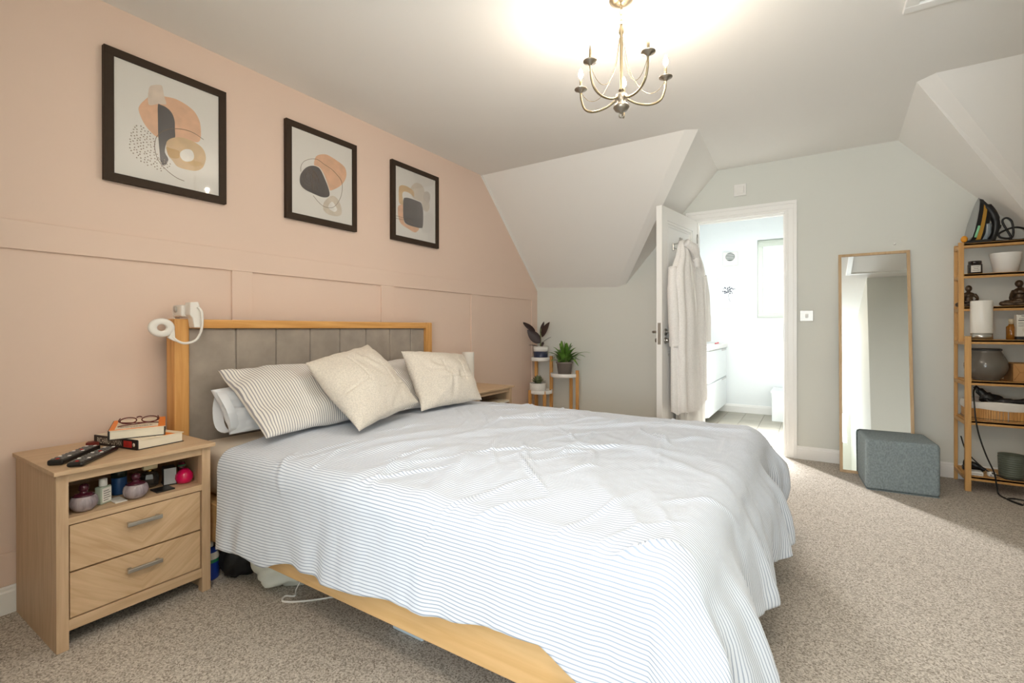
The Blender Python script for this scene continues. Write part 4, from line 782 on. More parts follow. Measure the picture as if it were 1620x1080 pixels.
p = thing('peace_lily', (x, y, z), 'bushy green leafy plant in a taupe pot on middle tray', 'plant')
MB().lathe([(0.06, 0), (0.078, 0.125), (0.084, 0.125), (0.084, 0.14), (0.076, 0.14), (0.074, 0.118), (0, 0.118)], (x, y, z), 32).build('pot', TERRA, p); MB().lathe([(0.074, 0.12), (0, 0.124)], (x, y, z), 24).build('soil', SOIL, p)
rl = random.Random(5); zb = z + 0.12
for k in range(44):
    a = k * 2.399 + rl.uniform(-0.3, 0.3); rr_ = rl.uniform(0.07, 0.2) if k > 10 else rl.uniform(0.02, 0.09); hh = rl.uniform(0.02, 0.15) if k > 14 else rl.uniform(0.13, 0.23)
    dx, dy = rr_ * math.cos(a), rr_ * math.sin(a) * 0.75
    if y + dy > 4.40: dy = 4.40 - y
    if x + dx < 0.28: dx *= 0.75
    bx, by = dx * 0.28, dy * 0.28; bz = hh * 0.35
    MB().tube([(x + bx * 0.2, y + by * 0.2, zb - 0.01), (x + bx, y + by, zb + bz)], 0.0022, n=5, sub=1).build('stem', STEM, p)
    leaf(p, (x + bx, y + by, zb + bz), (x + dx, y + dy, zb + hh), rl.uniform(0.045, 0.066), LEAF_G, 0.02, (math.cos(a) * .3, math.sin(a) * .3, 1))
for tip, wd in (((0.30, -0.05, 0.115), 0.034), ((0.25, -0.06, 0.075), 0.034), ((0.19, -0.09, -0.01), 0.03), ((-0.16, -0.1, 0.1), 0.04)):
    leaf(p, (x + tip[0] * 0.25, y + tip[1] * 0.3, zb + 0.05), (x + tip[0], y + tip[1], zb + tip[2]), wd, LEAF_G, 0.03)
x, y, z, r = TR[3]; z += 0.008; y -= 0.01; x -= 0.025
p = thing('succulent', (x, y, z), 'small pale succulent in a white speckled pot on lowest tray', 'plant')
MB().lathe([(0.072, 0), (0.08, 0.008), (0.083, 0.095), (0.077, 0.095), (0.075, 0.08), (0, 0.08)], (x, y, z), 32).build('pot', mat('speckled_white_ceramic', (232, 230, 224), 0.5, noise=0.12, nscale=160), p); MB().lathe([(0.075, 0.083), (0, 0.086)], (x, y, z), 24).build('soil', SOIL, p)
for k in range(30):
    a = k * 2.399; rr_ = 0.022 + 0.05 * (k / 30); hh = 0.085 - 0.06 * (k / 30)
    leaf(p, (x + rr_ * 0.25 * math.cos(a), y + rr_ * 0.25 * math.sin(a), z + 0.083), (x + rr_ * 1.25 * math.cos(a), y + rr_ * 1.25 * math.sin(a), z + 0.09 + hh), 0.028, LEAF_V, 0.006)
# ------------------------------------------------------------------ robes on the door hooks
def robe(name, s0, hook_t, levels, m, label, folds, seed, piping=()):
    """levels: (z, centre s, half width, t0, depth) from the top down; lofted closed cross-sections in door coordinates"""
    zs = np.array([l[0] for l in levels]); Z = np.linspace(zs[0], zs[-1], 70); I = lambda k: np.interp(-Z, -zs, [l[k] for l in levels])
    cs, hw, t0, dp = I(1), I(2), I(3), I(4); n = 96; a = np.linspace(0, 2 * PI, n, endpoint=False)
    Aa, Zz = np.meshgrid(a, Z, indexing='ij'); g = np.clip((zs[0] - Zz) / (zs[0] - zs[-1]), 0, 1)
    f = 0.5 * np.sin(folds * Aa + 1.3 * vnoise(Zz * 1.6, Aa * 0 + 2, seed)) + 0.8 * vnoise(np.cos(Aa) * 2.4 + 9 + 0.15 * Zz, np.sin(Aa) * 2.4 + 9 + Zz * 0.8, seed + 1)
    ca, sa = np.cos(Aa), np.sin(Aa); k = 1 + (0.22 + 0.22 * g) * f
    Sx = cs + hw * np.sign(ca) * np.abs(ca) ** 0.8 * (1 + 0.08 * f); Tt = t0 + dp * (0.5 + 0.5 * sa * k) + np.where(sa > 0, 0.014 * np.sin(9 * Aa + 2.2 * vnoise(Zz * 1.3, Aa * 0 + 4, seed + 7)) * np.clip(g * 2.2, 0.15, 1) * sa, 0)
    Zw = Zz + 0.015 * f * (g > 0.97)
    Gd = np.stack([Sx, np.maximum(Tt, 0.004), Zw], -1); R3 = np.array(DM.to_3x3()); T3 = np.array(DM.translation)
    Gw = Gd @ R3.T + T3
    t = thing(name, tuple(DM @ Vector((s0, hook_t, levels[0][0]))), label, 'robe')
    mb = MB(); mb.grid(Gw, closed_u=True); mb.f.append(tuple(i * 70 for i in range(n))); mb.sm.append(True); mb.build('robe_body', m, t)
    for path in piping:
        pts = []
        for av, zv in path:
            i = int(round(av / (2 * PI) * n)) % n; j = int(np.argmin(np.abs(Z - zv))); q_ = Gd[i, j] + np.array([0, 0.004, 0]); pts.append(R3 @ q_ + T3)
        MB().tube([tuple(q_) for q_ in pts], 0.0065, n=6).build('piping', PIPING, t)
    return t
rw = robe('long_white_robe', 0.43, 0.03, [(1.70, 0.50, 0.10, 0.004, 0.05), (1.6, 0.50, 0.15, 0.004, 0.06), (1.4, 0.48, 0.17, 0.004, 0.07), (1.0, 0.45, 0.22, 0.004, 0.07), (0.5, 0.46, 0.25, 0.004, 0.09), (0.2, 0.44, 0.27, 0.004, 0.10)], ROBE_W, 'long white robe at the back, its hem lowest on the door', 5, 41)
r2 = robe('waffle_robe', 0.43, 0.05, [(1.715, 0.47, 0.03, 0.03, 0.04), (1.66, 0.48, 0.08, 0.03, 0.06), (1.5, 0.49, 0.15, 0.03, 0.08), (1.1, 0.47, 0.18, 0.03, 0.1), (0.5, 0.45, 0.2, 0.03, 0.11), (0.42, 0.45, 0.2, 0.03, 0.11)], ROBE, 'pale waffle robe with white piping, behind the front robe', 6, 47, (((0.9, 1.68), (0.7, 1.5), (0.9, 1.2), (0.8, 0.8), (0.75, 0.44)),))
MB().tube([DM @ Vector((0.62, 0.07, 1.48)), DM @ Vector((0.66, 0.08, 1.3)), DM @ Vector((0.69, 0.075, 1.05)), DM @ Vector((0.71, 0.07, 0.93))], [0.05, 0.052, 0.056, 0.055], n=14).build('sleeve', ROBE_W, r2)
r1 = robe('towelling_robe', 0.24, 0.07, [(1.725, 0.22, 0.018, 0.05, 0.04), (1.69, 0.215, 0.05, 0.045, 0.06), (1.6, 0.205, 0.085, 0.04, 0.09), (1.48, 0.18, 0.14, 0.03, 0.11), (1.38, 0.17, 0.165, 0.03, 0.12), (1.1, 0.2, 0.175, 0.03, 0.13), (0.8, 0.22, 0.205, 0.03, 0.13), (0.40, 0.24, 0.235, 0.03, 0.14)], ROBE, 'grey towelling robe with white piping hanging in front on the door', 6, 53, (((1.1, 1.66), (0.75, 1.5), (1.0, 1.2), (0.85, 0.8), (0.8, 0.43)), ((1.75, 1.68), (1.35, 1.52), (1.3, 1.3))))
MB().tube([DM @ Vector((0.06, 0.06, 1.5)), DM @ Vector((0.02, 0.075, 1.3)), DM @ Vector((0.04, 0.08, 1.05)), DM @ Vector((0.06, 0.08, 0.9))], [0.035, 0.04, 0.042, 0.045], n=14).build('sleeve', ROBE, r1)
MB().tube([DM @ Vector((0.17, 0.12, 1.70)), DM @ Vector((0.24, 0.15, 1.66)), DM @ Vector((0.33, 0.14, 1.6)), DM @ Vector((0.29, 0.16, 1.52))], [0.03, 0.034, 0.03, 0.02], n=12).build('collar', ROBE, r1)
MB().tube([DM @ Vector((0.05, 0.12, 1.02)), DM @ Vector((0.06, 0.14, 0.8)), DM @ Vector((0.05, 0.13, 0.62)), DM @ Vector((0.07, 0.13, 0.46))], [0.02, 0.022, 0.024, 0.026], n=10).build('belt', ROBE, r1)

# ------------------------------------------------------------------ leaning mirror and ottoman
tilt = math.atan2(0.236, 1.60); ML = 1.615
MM = Matrix.Translation((2.868, 4.178, 0)) @ Matrix.Rotation(-tilt, 4, 'X'); hw = 0.212; fw_ = 0.019
t = thing('leaning_mirror', (2.868, 4.178, 0), 'tall oak-framed mirror leaning on the grey wall', 'mirror')
f = MB(); f.box(-hw, -hw + fw_, 0, 0.028, 0, ML, 0.002, MM); f.box(hw - fw_, hw, 0, 0.028, 0, ML, 0.002, MM); f.box(-hw + fw_, hw - fw_, 0, 0.028, 0, fw_, 0.002, MM); f.box(-hw + fw_, hw - fw_, 0, 0.028, ML - fw_, ML, 0.002, MM)
f.build('frame', LIGHTOAK, t); MB().box(-hw + 0.01, hw - 0.01, 0.008, 0.012, 0.01, ML - 0.01, 0, MM).build('mirror_glass', MIRROR, t); MB().box(-hw + 0.008, hw - 0.008, 0.013, 0.02, 0.008, ML - 0.008, 0, MM).build('backing_board', DARK, t)
om = Matrix.Translation((2.953, 4.0, 0)) @ Matrix.Rotation(math.radians(4), 4, 'Z')
o = tag(MB().box(-0.185, 0.185, -0.182, 0.172, 0.002, 0.325, 0.022, om).build('ottoman', OTTO), 'blue-grey fabric cube ottoman in front of the mirror', 'ottoman')
for f in o.data.polygons: f.use_smooth = True
o.modifiers.new('n', 'WEIGHTED_NORMAL')
MB().box(-0.18, 0.18, -0.177, 0.167, 0.0, 0.004, 0.0, om).build('base_board', OTTO, o)

# ------------------------------------------------------------------ bamboo rack and what stands on it
rk = thing('bamboo_rack', (3.5, 4.26, 0), 'stepped bamboo shelving rack beside the mirror', 'rack')
RX0, RX1, YU, YL, YBk = 3.307, 3.70, 4.235, 4.105, 4.41
for x in (RX0, RX1 - 0.022):
    MB().box(x + 0.006, x + 0.024, YBk - 0.022, YBk, 0, 1.60, 0.002).build('post', BAMBOO, rk)
    MB().box(x - 0.002, x + 0.025, YU, YU + 0.02, 0.945, 1.60, 0.002).build('post', BAMBOO, rk)
    MB().box(x + 0.004, x + 0.034, YL, YL + 0.024, 0, 0.985, 0.002).build('post', BAMBOO, rk)
for z, y0 in ((1.57, YU), (1.37, YU), (1.155, YU), (0.942, YL), (0.682, YL), (0.43, YL), (0.078, YL)):
    for x in (RX0 + 0.006, RX1 - 0.016): MB().box(x, x + 0.012, y0 + 0.01, YBk - 0.01, z - 0.012, z + 0.01, 0.001).build('side_rail', BAMBOO, rk)
    b_ = MB(); nn = 5 if y0 == YU else 8; st = (YBk - 0.012 - y0) / nn
    for k in range(nn): MB().box(RX0 + 0.02, RX1 - 0.02, y0 + k * st + 0.001, y0 + (k + 1) * st - 0.004, z + 0.006, z + 0.02, 0.0015).build('shelf_slat', BAMBOOX, rk)
    MB().box(RX0 + 0.021, RX1 - 0.021, y0 + 0.001, y0 + 0.013, z - 0.008 if y0 == YU else z - 0.007, z + 0.021, 0.002).build('front_rail', BAMBOOX, rk)
# iron standing on its heel
zt = 1.591
t = thing('steam_iron', (3.40, 4.30, zt), 'black and yellow steam iron standing upright on the rack top', 'iron')
Zl = Vector((0.20, 0.02, 0.97)).normalized(); nf = Vector((-0.95, -0.2, 0.2)); nf = (nf - Zl * nf.dot(Zl)).normalized(); wl_ = Zl.cross(nf)
IM = Matrix((wl_, Zl, nf)).transposed().to_4x4(); IM.translation = Vector((3.352, 4.275, zt + 0.02))
def outline(sc, ly): return [(sc * w, l * ly) for w, l in ((0, 0.285), (0.02, 0.255), (0.038, 0.2), (0.05, 0.13), (0.053, 0.07), (0.046, 0.02), (0.025, 0.0), (-0.025, 0.0), (-0.046, 0.02), (-0.053, 0.07), (-0.05, 0.13), (-0.038, 0.2), (-0.02, 0.255))]
def stack(levels, m, nm):
    mb = MB(); n_ = 13; vs = []; fs = []
    for sc, ly, h in levels: vs += [IM @ Vector((a_, b_, h)) for a_, b_ in outline(sc, ly)]
    for i in range(len(levels) - 1):
        for k in range(n_): fs.append((i * n_ + k, i * n_ + (k + 1) % n_, (i + 1) * n_ + (k + 1) % n_, (i + 1) * n_ + k))
    fs += [tuple(range(n_))[::-1], tuple(range((len(levels) - 1) * n_, len(levels) * n_))]
    return mb.add(vs, fs).build(nm, m, t)
YEL = mat('mustard_plastic', (206, 156, 62), 0.3)
stack([(0.98, 1, 0.0), (1.0, 1, -0.006)], mat('worn_soleplate', (176, 178, 178), 0.38, 0.8), 'soleplate'); stack([(0.98, 0.985, -0.006), (0.95, 0.97, -0.03)], BLACK, 'skirt'); stack([(0.90, 0.93, -0.03), (0.72, 0.84, -0.055)], YEL, 'water_tank'); stack([(0.72, 0.86, -0.055), (0.5, 0.82, -0.082)], BLACK, 'upper_shell')
ip = lambda a_, b_, h: IM @ Vector((a_, b_, h))
MB().tube([ip(0, 0.265, -0.02), ip(0, 0.235, -0.055), ip(0, 0.19, -0.095), ip(0, 0.13, -0.125), ip(0, 0.06, -0.13), ip(0, 0.015, -0.115), ip(0, -0.005, -0.07)], [0.012, 0.024, 0.024, 0.02, 0.018, 0.02, 0.024], n=12).build('handle', BLACK, t)
MB().tube([ip(0.02, 0.12, -0.075), ip(0.02, 0.06, -0.085), ip(0.015, 0.01, -0.075)], 0.018, n=10).build('water_window', mat('smoke_blue_tank', (150, 164, 176), 0.1, **{'Transmission Weight': 0.4}), t)
MB().box(3.335, 3.47, 4.245, 4.335, zt, zt + 0.02, 0.006).build('heel_rest', BLACK, t); MB().cyl(ip(0.05, 0.02, -0.02), ip(0.055, 0.095, -0.022), 0.007).build('mint_strip', mat('mint_plastic', (140, 206, 160), 0.35), t); MB().sphere((3.335, 4.25, zt + 0.03), 0.018, 0.015, 0.022).build('orange_knob', mat('orange_plastic', (228, 152, 36), 0.4), t); MB().box(-0.01, 0.01, 0.1, 0.125, -0.152, -0.14, 0.003, IM).build('steam_button', BLACK, t)
tag(MB().tube([(3.46, 4.3, zt + 0.012), (3.52, 4.32, zt + 0.012), (3.57, 4.31, zt + 0.02), (3.53, 4.31, zt + 0.13), (3.55, 4.31, zt + 0.155), (3.575, 4.31, zt + 0.12), (3.575, 4.31, zt + 0.03), (3.52, 4.3, zt + 0.03), (3.515, 4.3, zt + 0.06), (3.58, 4.31, zt + 0.09), (3.64, 4.33, zt + 0.075), (3.66, 4.34, zt + 0.02), (3.58, 4.33, zt + 0.012)], 0.0062, n=8).build('iron_cord', BLACK), 'coiled black iron cord on the rack top', 'cord')
# second tier
z2 = 1.391
t = thing('jar_candle', (3.397, 4.30, z2), 'black jar candle with a cream label on second shelf', 'candle')
MB().lathe([(0.033, 0), (0.036, 0.004), (0.036, 0.064), (0.03, 0.07)], (3.397, 4.30, z2), 28).build('jar', CANDLE, t); MB().lathe([(0.031, 0.068), (0.033, 0.07), (0.033, 0.086), (0, 0.088)], (3.397, 4.30, z2), 28).build('lid', CANDLE, t)
lb = MB(); vs = [(3.397 + 0.0364 * math.sin(a), 4.30 - 0.0364 * math.cos(a), z2 + h) for h in (0.012, 0.056) for a in np.linspace(-0.75, 0.65, 9)]; lb.add(vs, [(i, i + 1, i + 10, i + 9) for i in range(8)], True); lb.build('paper_label', LABEL, t)
ll = MB()
for k, (a0, a1) in enumerate(((-0.45, 0.35), (-0.35, 0.25), (-0.5, 0.4))):
    vs = [(3.397 + 0.0367 * math.sin(a), 4.30 - 0.0367 * math.cos(a), z2 + 0.045 - 0.011 * k + h) for h in (0, 0.0022) for a in np.linspace(a0, a1, 5)]; ll.add(vs, [(i, i + 1, i + 6, i + 5) for i in range(4)])
ll.build('label_lines', INK, t)
t = tag(MB().lathe([(0.05, 0), (0.056, 0.003), (0.076, 0.126), (0.0765, 0.129), (0.073, 0.129), (0.053, 0.01), (0, 0.008)], (3.545, 4.315, z2), 40).build('planter_bowl', CERAMIC), 'empty white tapered planter on second shelf', 'planter')
# third tier: two bronze seated figures
z3 = 1.176
def figurine(x, y, face, label):
    """seated cross-legged figure; face = +1 leans and looks right, -1 left"""
    mb = MB(); c = lambda a, b, h: (x + a * face, y + b, z3 + h)
    mb.sphere(c(0, 0, 0.022), 0.036, 0.03, 0.022); mb.tube([c(0, 0, 0.02), c(0, 0.004, 0.055), c(0, 0.002, 0.085)], [0.027, 0.024, 0.028], n=12); mb.sphere(c(0, 0.0, 0.083), 0.032, 0.02, 0.016)
    mb.tube([c(0, 0, 0.085), c(0, -0.003, 0.108)], 0.0095, n=10); mb.sphere(c(0, -0.006, 0.122), 0.018, 0.02, 0.022); mb.sphere(c(0, 0.006, 0.134), 0.011, 0.011, 0.009)
    for s_ in (-1, 1):
        mb.tube([c(s_ * 0.02, 0, 0.018), c(s_ * 0.058, -0.025, 0.016), c(s_ * 0.03, -0.045, 0.012), c(-s_ * 0.012, -0.048, 0.011)], [0.016, 0.014, 0.011, 0.009], n=10)
        mb.tube([c(s_ * 0.03, 0, 0.084), c(s_ * 0.042, -0.012, 0.055), c(s_ * 0.026, -0.036, 0.036), c(s_ * 0.004, -0.044, 0.034)], [0.010, 0.009, 0.008, 0.007], n=8)
    o_ = tag(mb.build('yoga_figurine', BRONZE), label, 'figurine'); r_m = o_.modifiers.new('fuse', 'REMESH'); r_m.mode = 'VOXEL'; r_m.voxel_size = 0.0032; r_m.use_smooth_shade = True
    return o_
figurine(3.365, 4.30, 1, 'small bronze seated figurine at the left end of third shelf')
def figurine2(x, y):
    mb = MB(); c = lambda a, b, h: (x + a, y + b, z3 + h)
    mb.sphere(c(0.0, 0, 0.025), 0.042, 0.034, 0.025); mb.tube([c(0, 0, 0.02), c(-0.002, 0, 0.06), c(0.004, 0, 0.1)], [0.03, 0.022, 0.03], n=12); mb.sphere(c(0.006, 0, 0.1), 0.034, 0.022, 0.018); mb.sphere(c(-0.02, -0.015, 0.088), 0.012, 0.012, 0.012); mb.sphere(c(0.012, -0.018, 0.088), 0.012, 0.012, 0.012)
    mb.tube([c(0.002, 0, 0.1), c(0.0, 0, 0.128)], 0.01, n=10); mb.sphere(c(-0.004, -0.003, 0.143), 0.02, 0.021, 0.023)
    mb.tube([c(-0.02, 0, 0.022), c(-0.085, -0.015, 0.018), c(-0.06, -0.04, 0.012), c(0.0, -0.045, 0.012)], [0.02, 0.015, 0.012, 0.01], n=10); mb.tube([c(0.02, 0, 0.022), c(0.085, -0.015, 0.018), c(0.05, -0.045, 0.014), c(-0.02, -0.05, 0.013)], [0.02, 0.015, 0.012, 0.01], n=10)
    mb.tube([c(0.038, 0, 0.1), c(0.055, -0.01, 0.06), c(0.075, -0.02, 0.03)], [0.012, 0.010, 0.008], n=8); mb.tube([c(-0.026, 0, 0.1), c(-0.035, 0.02, 0.06), c(-0.03, 0.03, 0.03)], [0.012, 0.010, 0.008], n=8)
    o_ = tag(mb.build('yoga_figurine', BRONZE), 'larger bronze cross-legged figurine at the right of third shelf', 'figurine'); r_m = o_.modifiers.new('fuse', 'REMESH'); r_m.mode = 'VOXEL'; r_m.voxel_size = 0.0034; r_m.use_smooth_shade = True
figurine2(3.607, 4.30)
# fourth tier
z4 = 0.963
lamp(3.405, 4.19, z4, 0.053, 0.208, 0.04, 'white cylinder lamp with chrome base on the bamboo rack')
t = thing('amber_bottle', (3.556, 4.25, z4), 'amber glass bottle behind the white carton on fourth shelf', 'bottle')
MB().lathe([(0.022, 0), (0.024, 0.003), (0.024, 0.08), (0.012, 0.092), (0.011, 0.1)], (3.556, 4.25, z4), 22).build('bottle_body', AMBER, t); MB().lathe([(0.013, 0.098), (0.013, 0.13), (0, 0.131)], (3.556, 4.25, z4), 18).build('cap', mat('cream_pump', (214, 198, 168), 0.5), t)
t = thing('white_carton', (3.61, 4.2, z4), 'white printed carton with dark bands on fourth shelf', 'carton')
MB().box(3.565, 3.655, 4.19, 4.235, z4 + 0.02, z4 + 0.155, 0.001).build('carton_body', mat('white_card', (226, 222, 212), 0.6), t); MB().box(3.5648, 3.6552, 4.1898, 4.2352, z4, z4 + 0.02, 0.001).build('carton_base', INK, t)
l = MB()
for zz, x0, x1, h in ((0.146, 3.585, 3.65, 0.004), (0.118, 3.572, 3.648, 0.005), (0.132, 3.575, 3.62, 0.002), (0.104, 3.572, 3.6, 0.002), (0.096, 3.572, 3.61, 0.0015), (0.085, 3.572, 3.595, 0.002)): l.box(x0, x1, 4.1893, 4.1898, z4 + zz, z4 + zz + h)
l.build('printed_lines', INK, t); MB().tube([(3.61 + 0.018 * math.cos(a), 4.1895, z4 + 0.06 + 0.012 * math.sin(a)) for a in np.linspace(0, 2 * PI, 13)[:-1]], 0.0006, n=4, close=True, sub=2).build('printed_oval', mat('gold_ink', (186, 150, 96), 0.5), t)
# fifth tier
z5 = 0.703
pf = [(0.058, 0), (0.066, 0.004)]
for k in range(22):
    h = 0.01 + k * 0.0083; ang_ = (h - 0.01) / 0.174; rr_ = 0.066 + 0.036 * math.sin(PI * min(1, ang_ * 1.0) ** 0.85) + 0.004 * ang_ + 0.0007 * (k % 2); pf.append((rr_, h))
pf += [(0.071, 0.186), (0.073, 0.19), (0.073, 0.2), (0.067, 0.201), (0.066, 0.18), (0, 0.17)]
t = tag(MB().lathe(pf, (3.432, 4.22, z5), 48).build('ridged_pot', POTGREY), 'round grey-brown glazed pot with ridges on fifth shelf', 'pot')
MB().lathe([(0.0735, 0.188), (0.075, 0.19), (0.075, 0.2), (0.0685, 0.2015)], (3.432, 4.22, z5), 48).build('dark_rim', mat('matt_black_rim', (50, 48, 46), 0.5), t)
t = thing('cardboard_box', (3.61, 4.25, z5), 'small brown cardboard box beside the round pot', 'box')
MB().box(3.545, 3.672, 4.17, 4.35, z5, z5 + 0.112, 0.001).build('box_body', KRAFT, t)
fl = MB(); fl.tube([(3.547, 4.1695, z5 + 0.11), (3.575, 4.1695, z5 + 0.058), (3.547, 4.1695, z5 + 0.003)], 0.0008, n=4, sub=1); fl.tube([(3.575, 4.1695, z5 + 0.058), (3.67, 4.1695, z5 + 0.058)], 0.0008, n=4, sub=1); fl.build('flap_creases', mat('crease_brown', (146, 104, 60), 0.8), t)
# sixth tier: lined bamboo basket with a black hair tool and bag
z6 = 0.451; bx, by, brx, bry = 3.51, 4.262, 0.182, 0.15
def ring_pt(a, k=1.0): return bx + brx * k * math.copysign(abs(math.cos(a)) ** 0.75, math.cos(a)), by + bry * k * math.copysign(abs(math.sin(a)) ** 0.75, math.sin(a))
t = thing('bamboo_basket', (bx, by, z6), 'shallow bamboo basket with a white cloth lining on the rack', 'basket')
sl = MB(); nS = 96
for k in range(nS):
    a0, a1 = 2 * PI * (k + 0.06) / nS, 2 * PI * (k + 0.94) / nS; (xa, ya), (xb, yb) = ring_pt(a0), ring_pt(a1); (xc_, yc_), (xd, yd) = ring_pt(a1, 0.97), ring_pt(a0, 0.97)
    sl.poly_extrude([(xa, ya, z6 + 0.004), (xb, yb, z6 + 0.004), (xc_, yc_, z6 + 0.004), (xd, yd, z6 + 0.004)], (0, 0, 0.085 + 0.002 * (k % 3)))
o = sl.build('basket_slats', wood('basket_bamboo', (206, 152, 84), (176, 122, 60), 'z', 30), t); o['kind'] = 'stuff'
MB().poly_extrude([(*ring_pt(a, 0.97), z6) for a in np.linspace(0, 2 * PI, 49)[:-1]], (0, 0, 0.004)).build('basket_floor', BAMBOOX, t)
MB().tube([(*ring_pt(a, 1.012), z6 + 0.014) for a in np.linspace(0, 2 * PI, 49)[:-1]], 0.0016, n=6, close=True, sub=1).build('woven_cord', BLACK, t)
lv = MB(); n_ = 64; G = np.zeros((n_, 8, 3))
for i in range(n_):
    a = 2 * PI * i / n_
    for j, (kk, h) in enumerate(((1.015, 0.072), (1.03, 0.08), (1.03, 0.105), (1.02, 0.117), (0.985, 0.12), (0.95, 0.11), (0.94, 0.05), (0.93, 0.01))):
        xx, yy = ring_pt(a, kk); G[i, j] = (xx, yy, z6 + h + 0.004 * math.sin(5 * a + j))
lv.grid(G, closed_u=True).build('cloth_lining', mat('cream_calico', (226, 220, 212), 0.9, bump=0.2, bscale=120), t)
hd = thing('hair_dryer', (3.45, 4.2, z6 + 0.09), 'black hair dryer and straps lying in the lined basket', 'hair dryer')
MB().tube([(3.375, 4.2, 0.66), (3.40, 4.195, 0.63), (3.43, 4.19, 0.595), (3.46, 4.19, 0.57)], [0.012, 0.022, 0.034, 0.03], n=12).build('nozzle', BLACK, hd)
MB().grid(lump((3.45, 4.2, 0.575), (0.06, 0.05, 0.035), 9, amp=0.35)).build('strap_bundle', BLACK, hd)
MB().tube([(3.44, 4.165, 0.575), (3.5, 4.15, 0.578), (3.56, 4.16, 0.578), (3.62, 4.18, 0.588), (3.66, 4.2, 0.585)], [0.01, 0.02, 0.016, 0.018, 0.012], n=10).build('handle', mat('satin_black_grip', (48, 44, 44), 0.3), hd)
tag(MB().tube([(3.378, 4.19, 0.655), (3.36, 4.15, 0.63), (3.352, 4.098, 0.56), (3.358, 4.085, 0.45), (3.375, 4.085, 0.35), (3.405, 4.085, 0.24), (3.44, 4.085, 0.14), (3.452, 4.085, 0.06), (3.46, 4.07, 0.012), (3.50, 3.98, 0.006), (3.52, 3.95, 0.006), (3.525, 3.93, 0.006), (3.51, 3.94, 0.006), (3.48, 4.02, 0.006), (3.53, 4.05, 0.006), (3.575, 4.02, 0.006), (3.57, 3.97, 0.006), (3.54, 3.955, 0.006), (3.66, 3.955, 0.006), (3.8, 3.96, 0.006)], 0.0042, n=7).build('black_cable', BLACK), 'long black cable hanging from the basket to the floor', 'cable')
# bottom tier
z7 = 0.099
t = tag(MB().lathe([(0.052, 0), (0.058, 0.003), (0.064, 0.14), (0.0655, 0.143), (0.061, 0.143), (0.056, 0.012), (0, 0.01)] , (3.547, 4.2, z7), 40).build('green_pot', GREENPOT), 'ribbed green glazed pot on the bottom shelf', 'pot')
rb_ = MB()
for k in range(9): rb_.lathe([(0.0585 + 0.0006 * k + 0.0008, 0.012 + k * 0.0135), (0.0602 + 0.0006 * k + 0.0008, 0.017 + k * 0.0135), (0.0588 + 0.0006 * k + 0.0008, 0.022 + k * 0.0135)], (3.547, 4.2, z7), 40, cap=False)
rb_.build('glazed_ribs', GREENPOT, t)
t = thing('power_adapter', (3.37, 4.16, z7), 'white plug adapter block on the bottom shelf', 'adapter'); MB().box(3.342, 3.402, 4.125, 4.19, z7, z7 + 0.026, 0.006).build('adapter_case', WHITE_PL, t); MB().box(3.345, 3.395, 4.1245, 4.127, z7 + 0.008, z7 + 0.018, 0.0).build('seam_band', mat('grey_seam', (196, 192, 186), 0.5), t)
t = thing('hair_straightener', (3.37, 4.24, z7), 'black hair straightener behind the white adapter on bottom shelf', 'hair straightener'); MB().tube([(3.335, 4.26, z7 + 0.05), (3.38, 4.24, z7 + 0.045), (3.43, 4.22, z7 + 0.022)], [0.02, 0.019, 0.012], n=10).build('barrel', BLACK, t); MB().box(3.33, 3.43, 4.25, 4.29, z7, z7 + 0.03, 0.006).build('lower_arm', BLACK, t)
t = thing('mains_plug', (3.445, 4.15, z7), 'white mains plug on the bottom shelf', 'plug'); MB().box(3.425, 3.465, 4.14, 4.175, z7, z7 + 0.03, 0.008).build('plug_body', WHITE_PL, t)
for dx in (-0.01, 0.01): MB().box(3.445 + dx - 0.003, 3.445 + dx + 0.003, 4.122, 4.14, z7 + 0.012, z7 + 0.016).build('pin', CHROME, t)
tag(MB().tube([(3.345, 4.385, 0.30), (3.36, 4.3, 0.21), (3.42, 4.18, 0.135), (3.47, 4.112, 0.118), (3.5, 4.12, 0.105), (3.54, 4.113, 0.103), (3.6, 4.13, 0.104), (3.68, 4.13, 0.104)], 0.0038, n=7).build('black_lead', BLACK), 'black lead trailing over the bottom shelf to the plug', 'lead')

# ------------------------------------------------------------------ chandelier
CX_, CY_, RC, ZCUP = 1.825, 1.91, 0.185, 2.08
ch = thing('chandelier', (CX_, CY_, ZC), 'small antique silver five-arm chandelier with candle bulbs', 'chandelier')
MB().lathe([(0.0, 0), (0.05, 0), (0.048, -0.012), (0.02, -0.024), (0.0, -0.024)], (CX_, CY_, ZC), 28).build('ceiling_rose', BRASS, ch)
for k in range(4):
    zc = ZC - 0.03 - 0.024 * k; L = [(CX_ + 0.0065 * math.cos(a) * (1 if k % 2 else 0), CY_ + 0.0065 * math.cos(a) * (0 if k % 2 else 1), zc + 0.016 * math.sin(a)) for a in np.linspace(0, 2 * PI, 11)[:-1]]
    MB().tube(L, 0.0016, n=6, close=True, sub=2).build('chain_link', BRASS, ch)
st = MB(); st.lathe([(0.004, 2.295), (0.006, 2.285), (0.011, 2.272), (0.011, 2.258), (0.0065, 2.25), (0.006, 2.03), (0.012, 2.02)], (CX_, CY_, 0), 20); st.build('stem', BRASS, ch)
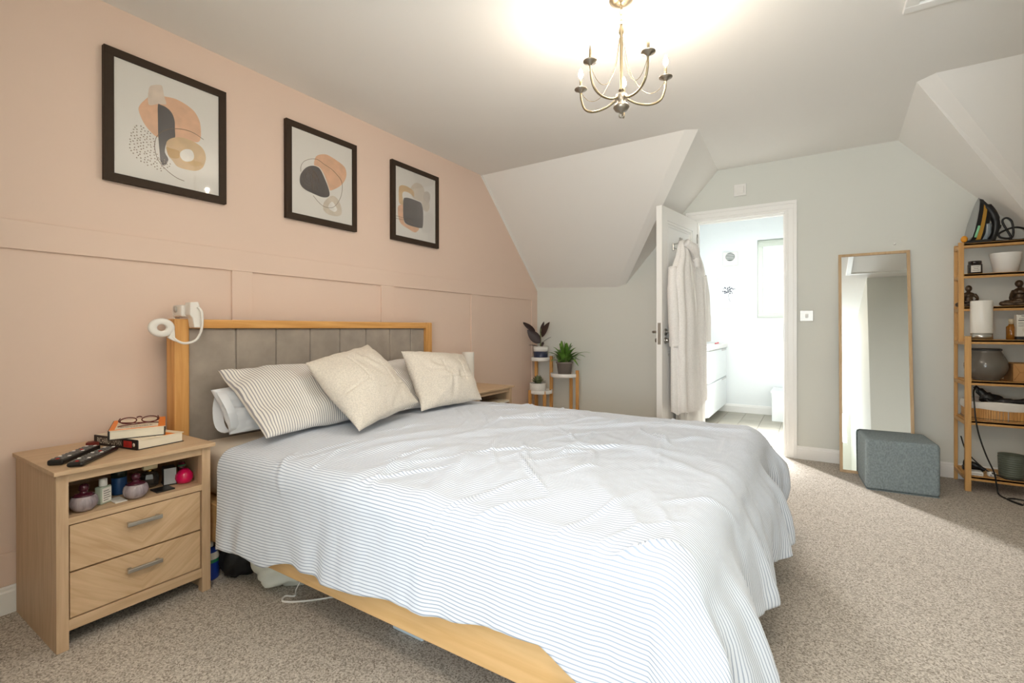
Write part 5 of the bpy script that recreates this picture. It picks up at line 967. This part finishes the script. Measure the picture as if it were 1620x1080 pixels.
MB().lathe([(0.012, 2.01), (0.024, 2.002), (0.026, 1.98), (0.02, 1.968), (0.031, 1.958), (0.033, 1.95), (0.025, 1.938), (0.009, 1.932), (0.006, 1.926), (0.0, 1.926)], (CX_, CY_, 0), 28).build('hub', DARKMETAL, ch)
MB().tube([(CX_ + 0.009 * math.cos(a), CY_, 1.917 + 0.009 * math.sin(a)) for a in np.linspace(0, 2 * PI, 11)[:-1]], 0.0028, n=6, close=True, sub=2).build('finial', DARKMETAL, ch)
BULB = emit('lit_candle_bulb', (255, 224, 176), 60); DEAD = mat('unlit_candle_bulb', (214, 204, 190), 0.15, **{'Transmission Weight': 0.5})
for k in range(5):
    a = 0.589 + 2 * PI * k / 5; ux, uy = math.cos(a), math.sin(a); P = lambda r, z: (CX_ + r * ux, CY_ + r * uy, z)
    MB().tube([P(0.024, 1.985), P(0.07, 1.966), P(0.125, 1.964), P(0.165, 1.985), P(0.182, 2.03), P(RC, 2.065)], 0.0048, n=10).build('arm', BRASS, ch)
    MB().lathe([(0.004, -0.016), (0.009, -0.01), (0.014, -0.004), (0.027, 0.0), (0.027, 0.003), (0.012, 0.004), (0, 0.004)], P(RC, ZCUP - 0.004), 26).build('drip_pan', DARKMETAL, ch)
    MB().tube([P(RC - 0.003, 2.06), P(0.15, 2.02), P(0.11, 2.01), P(0.07, 2.04), P(0.03, 2.12), P(0.008, 2.24)], 0.0013, n=5).build('wire_scroll', BRASS, ch)
    lit = k != 3
    c_ = MB().cyl(P(RC, ZCUP), P(RC, ZCUP + 0.045), 0.0055, 0.005).build('candle_tube', BRASS, ch)
    MB().lathe([(0.005, 0.045), (0.010, 0.056), (0.0105, 0.064), (0.006, 0.08), (0.0, 0.092)], P(RC, ZCUP), 14).build('candle_bulb', BULB if lit else DEAD, ch) if lit else MB().lathe([(0.003, 0.045), (0.004, 0.05), (0.002, 0.06), (0, 0.062)], P(RC, ZCUP), 10).build('empty_holder', DARKMETAL, ch)
    if lit:
        d = bpy.data.lights.new('bulb_light', 'POINT'); d.energy = BULB_POWER; d.color = (1.0, 0.885, 0.76); d.shadow_soft_size = 0.012
        o = bpy.data.objects.new('bulb_light', d); COL.objects.link(o); o.location = P(RC, ZCUP + 0.072)
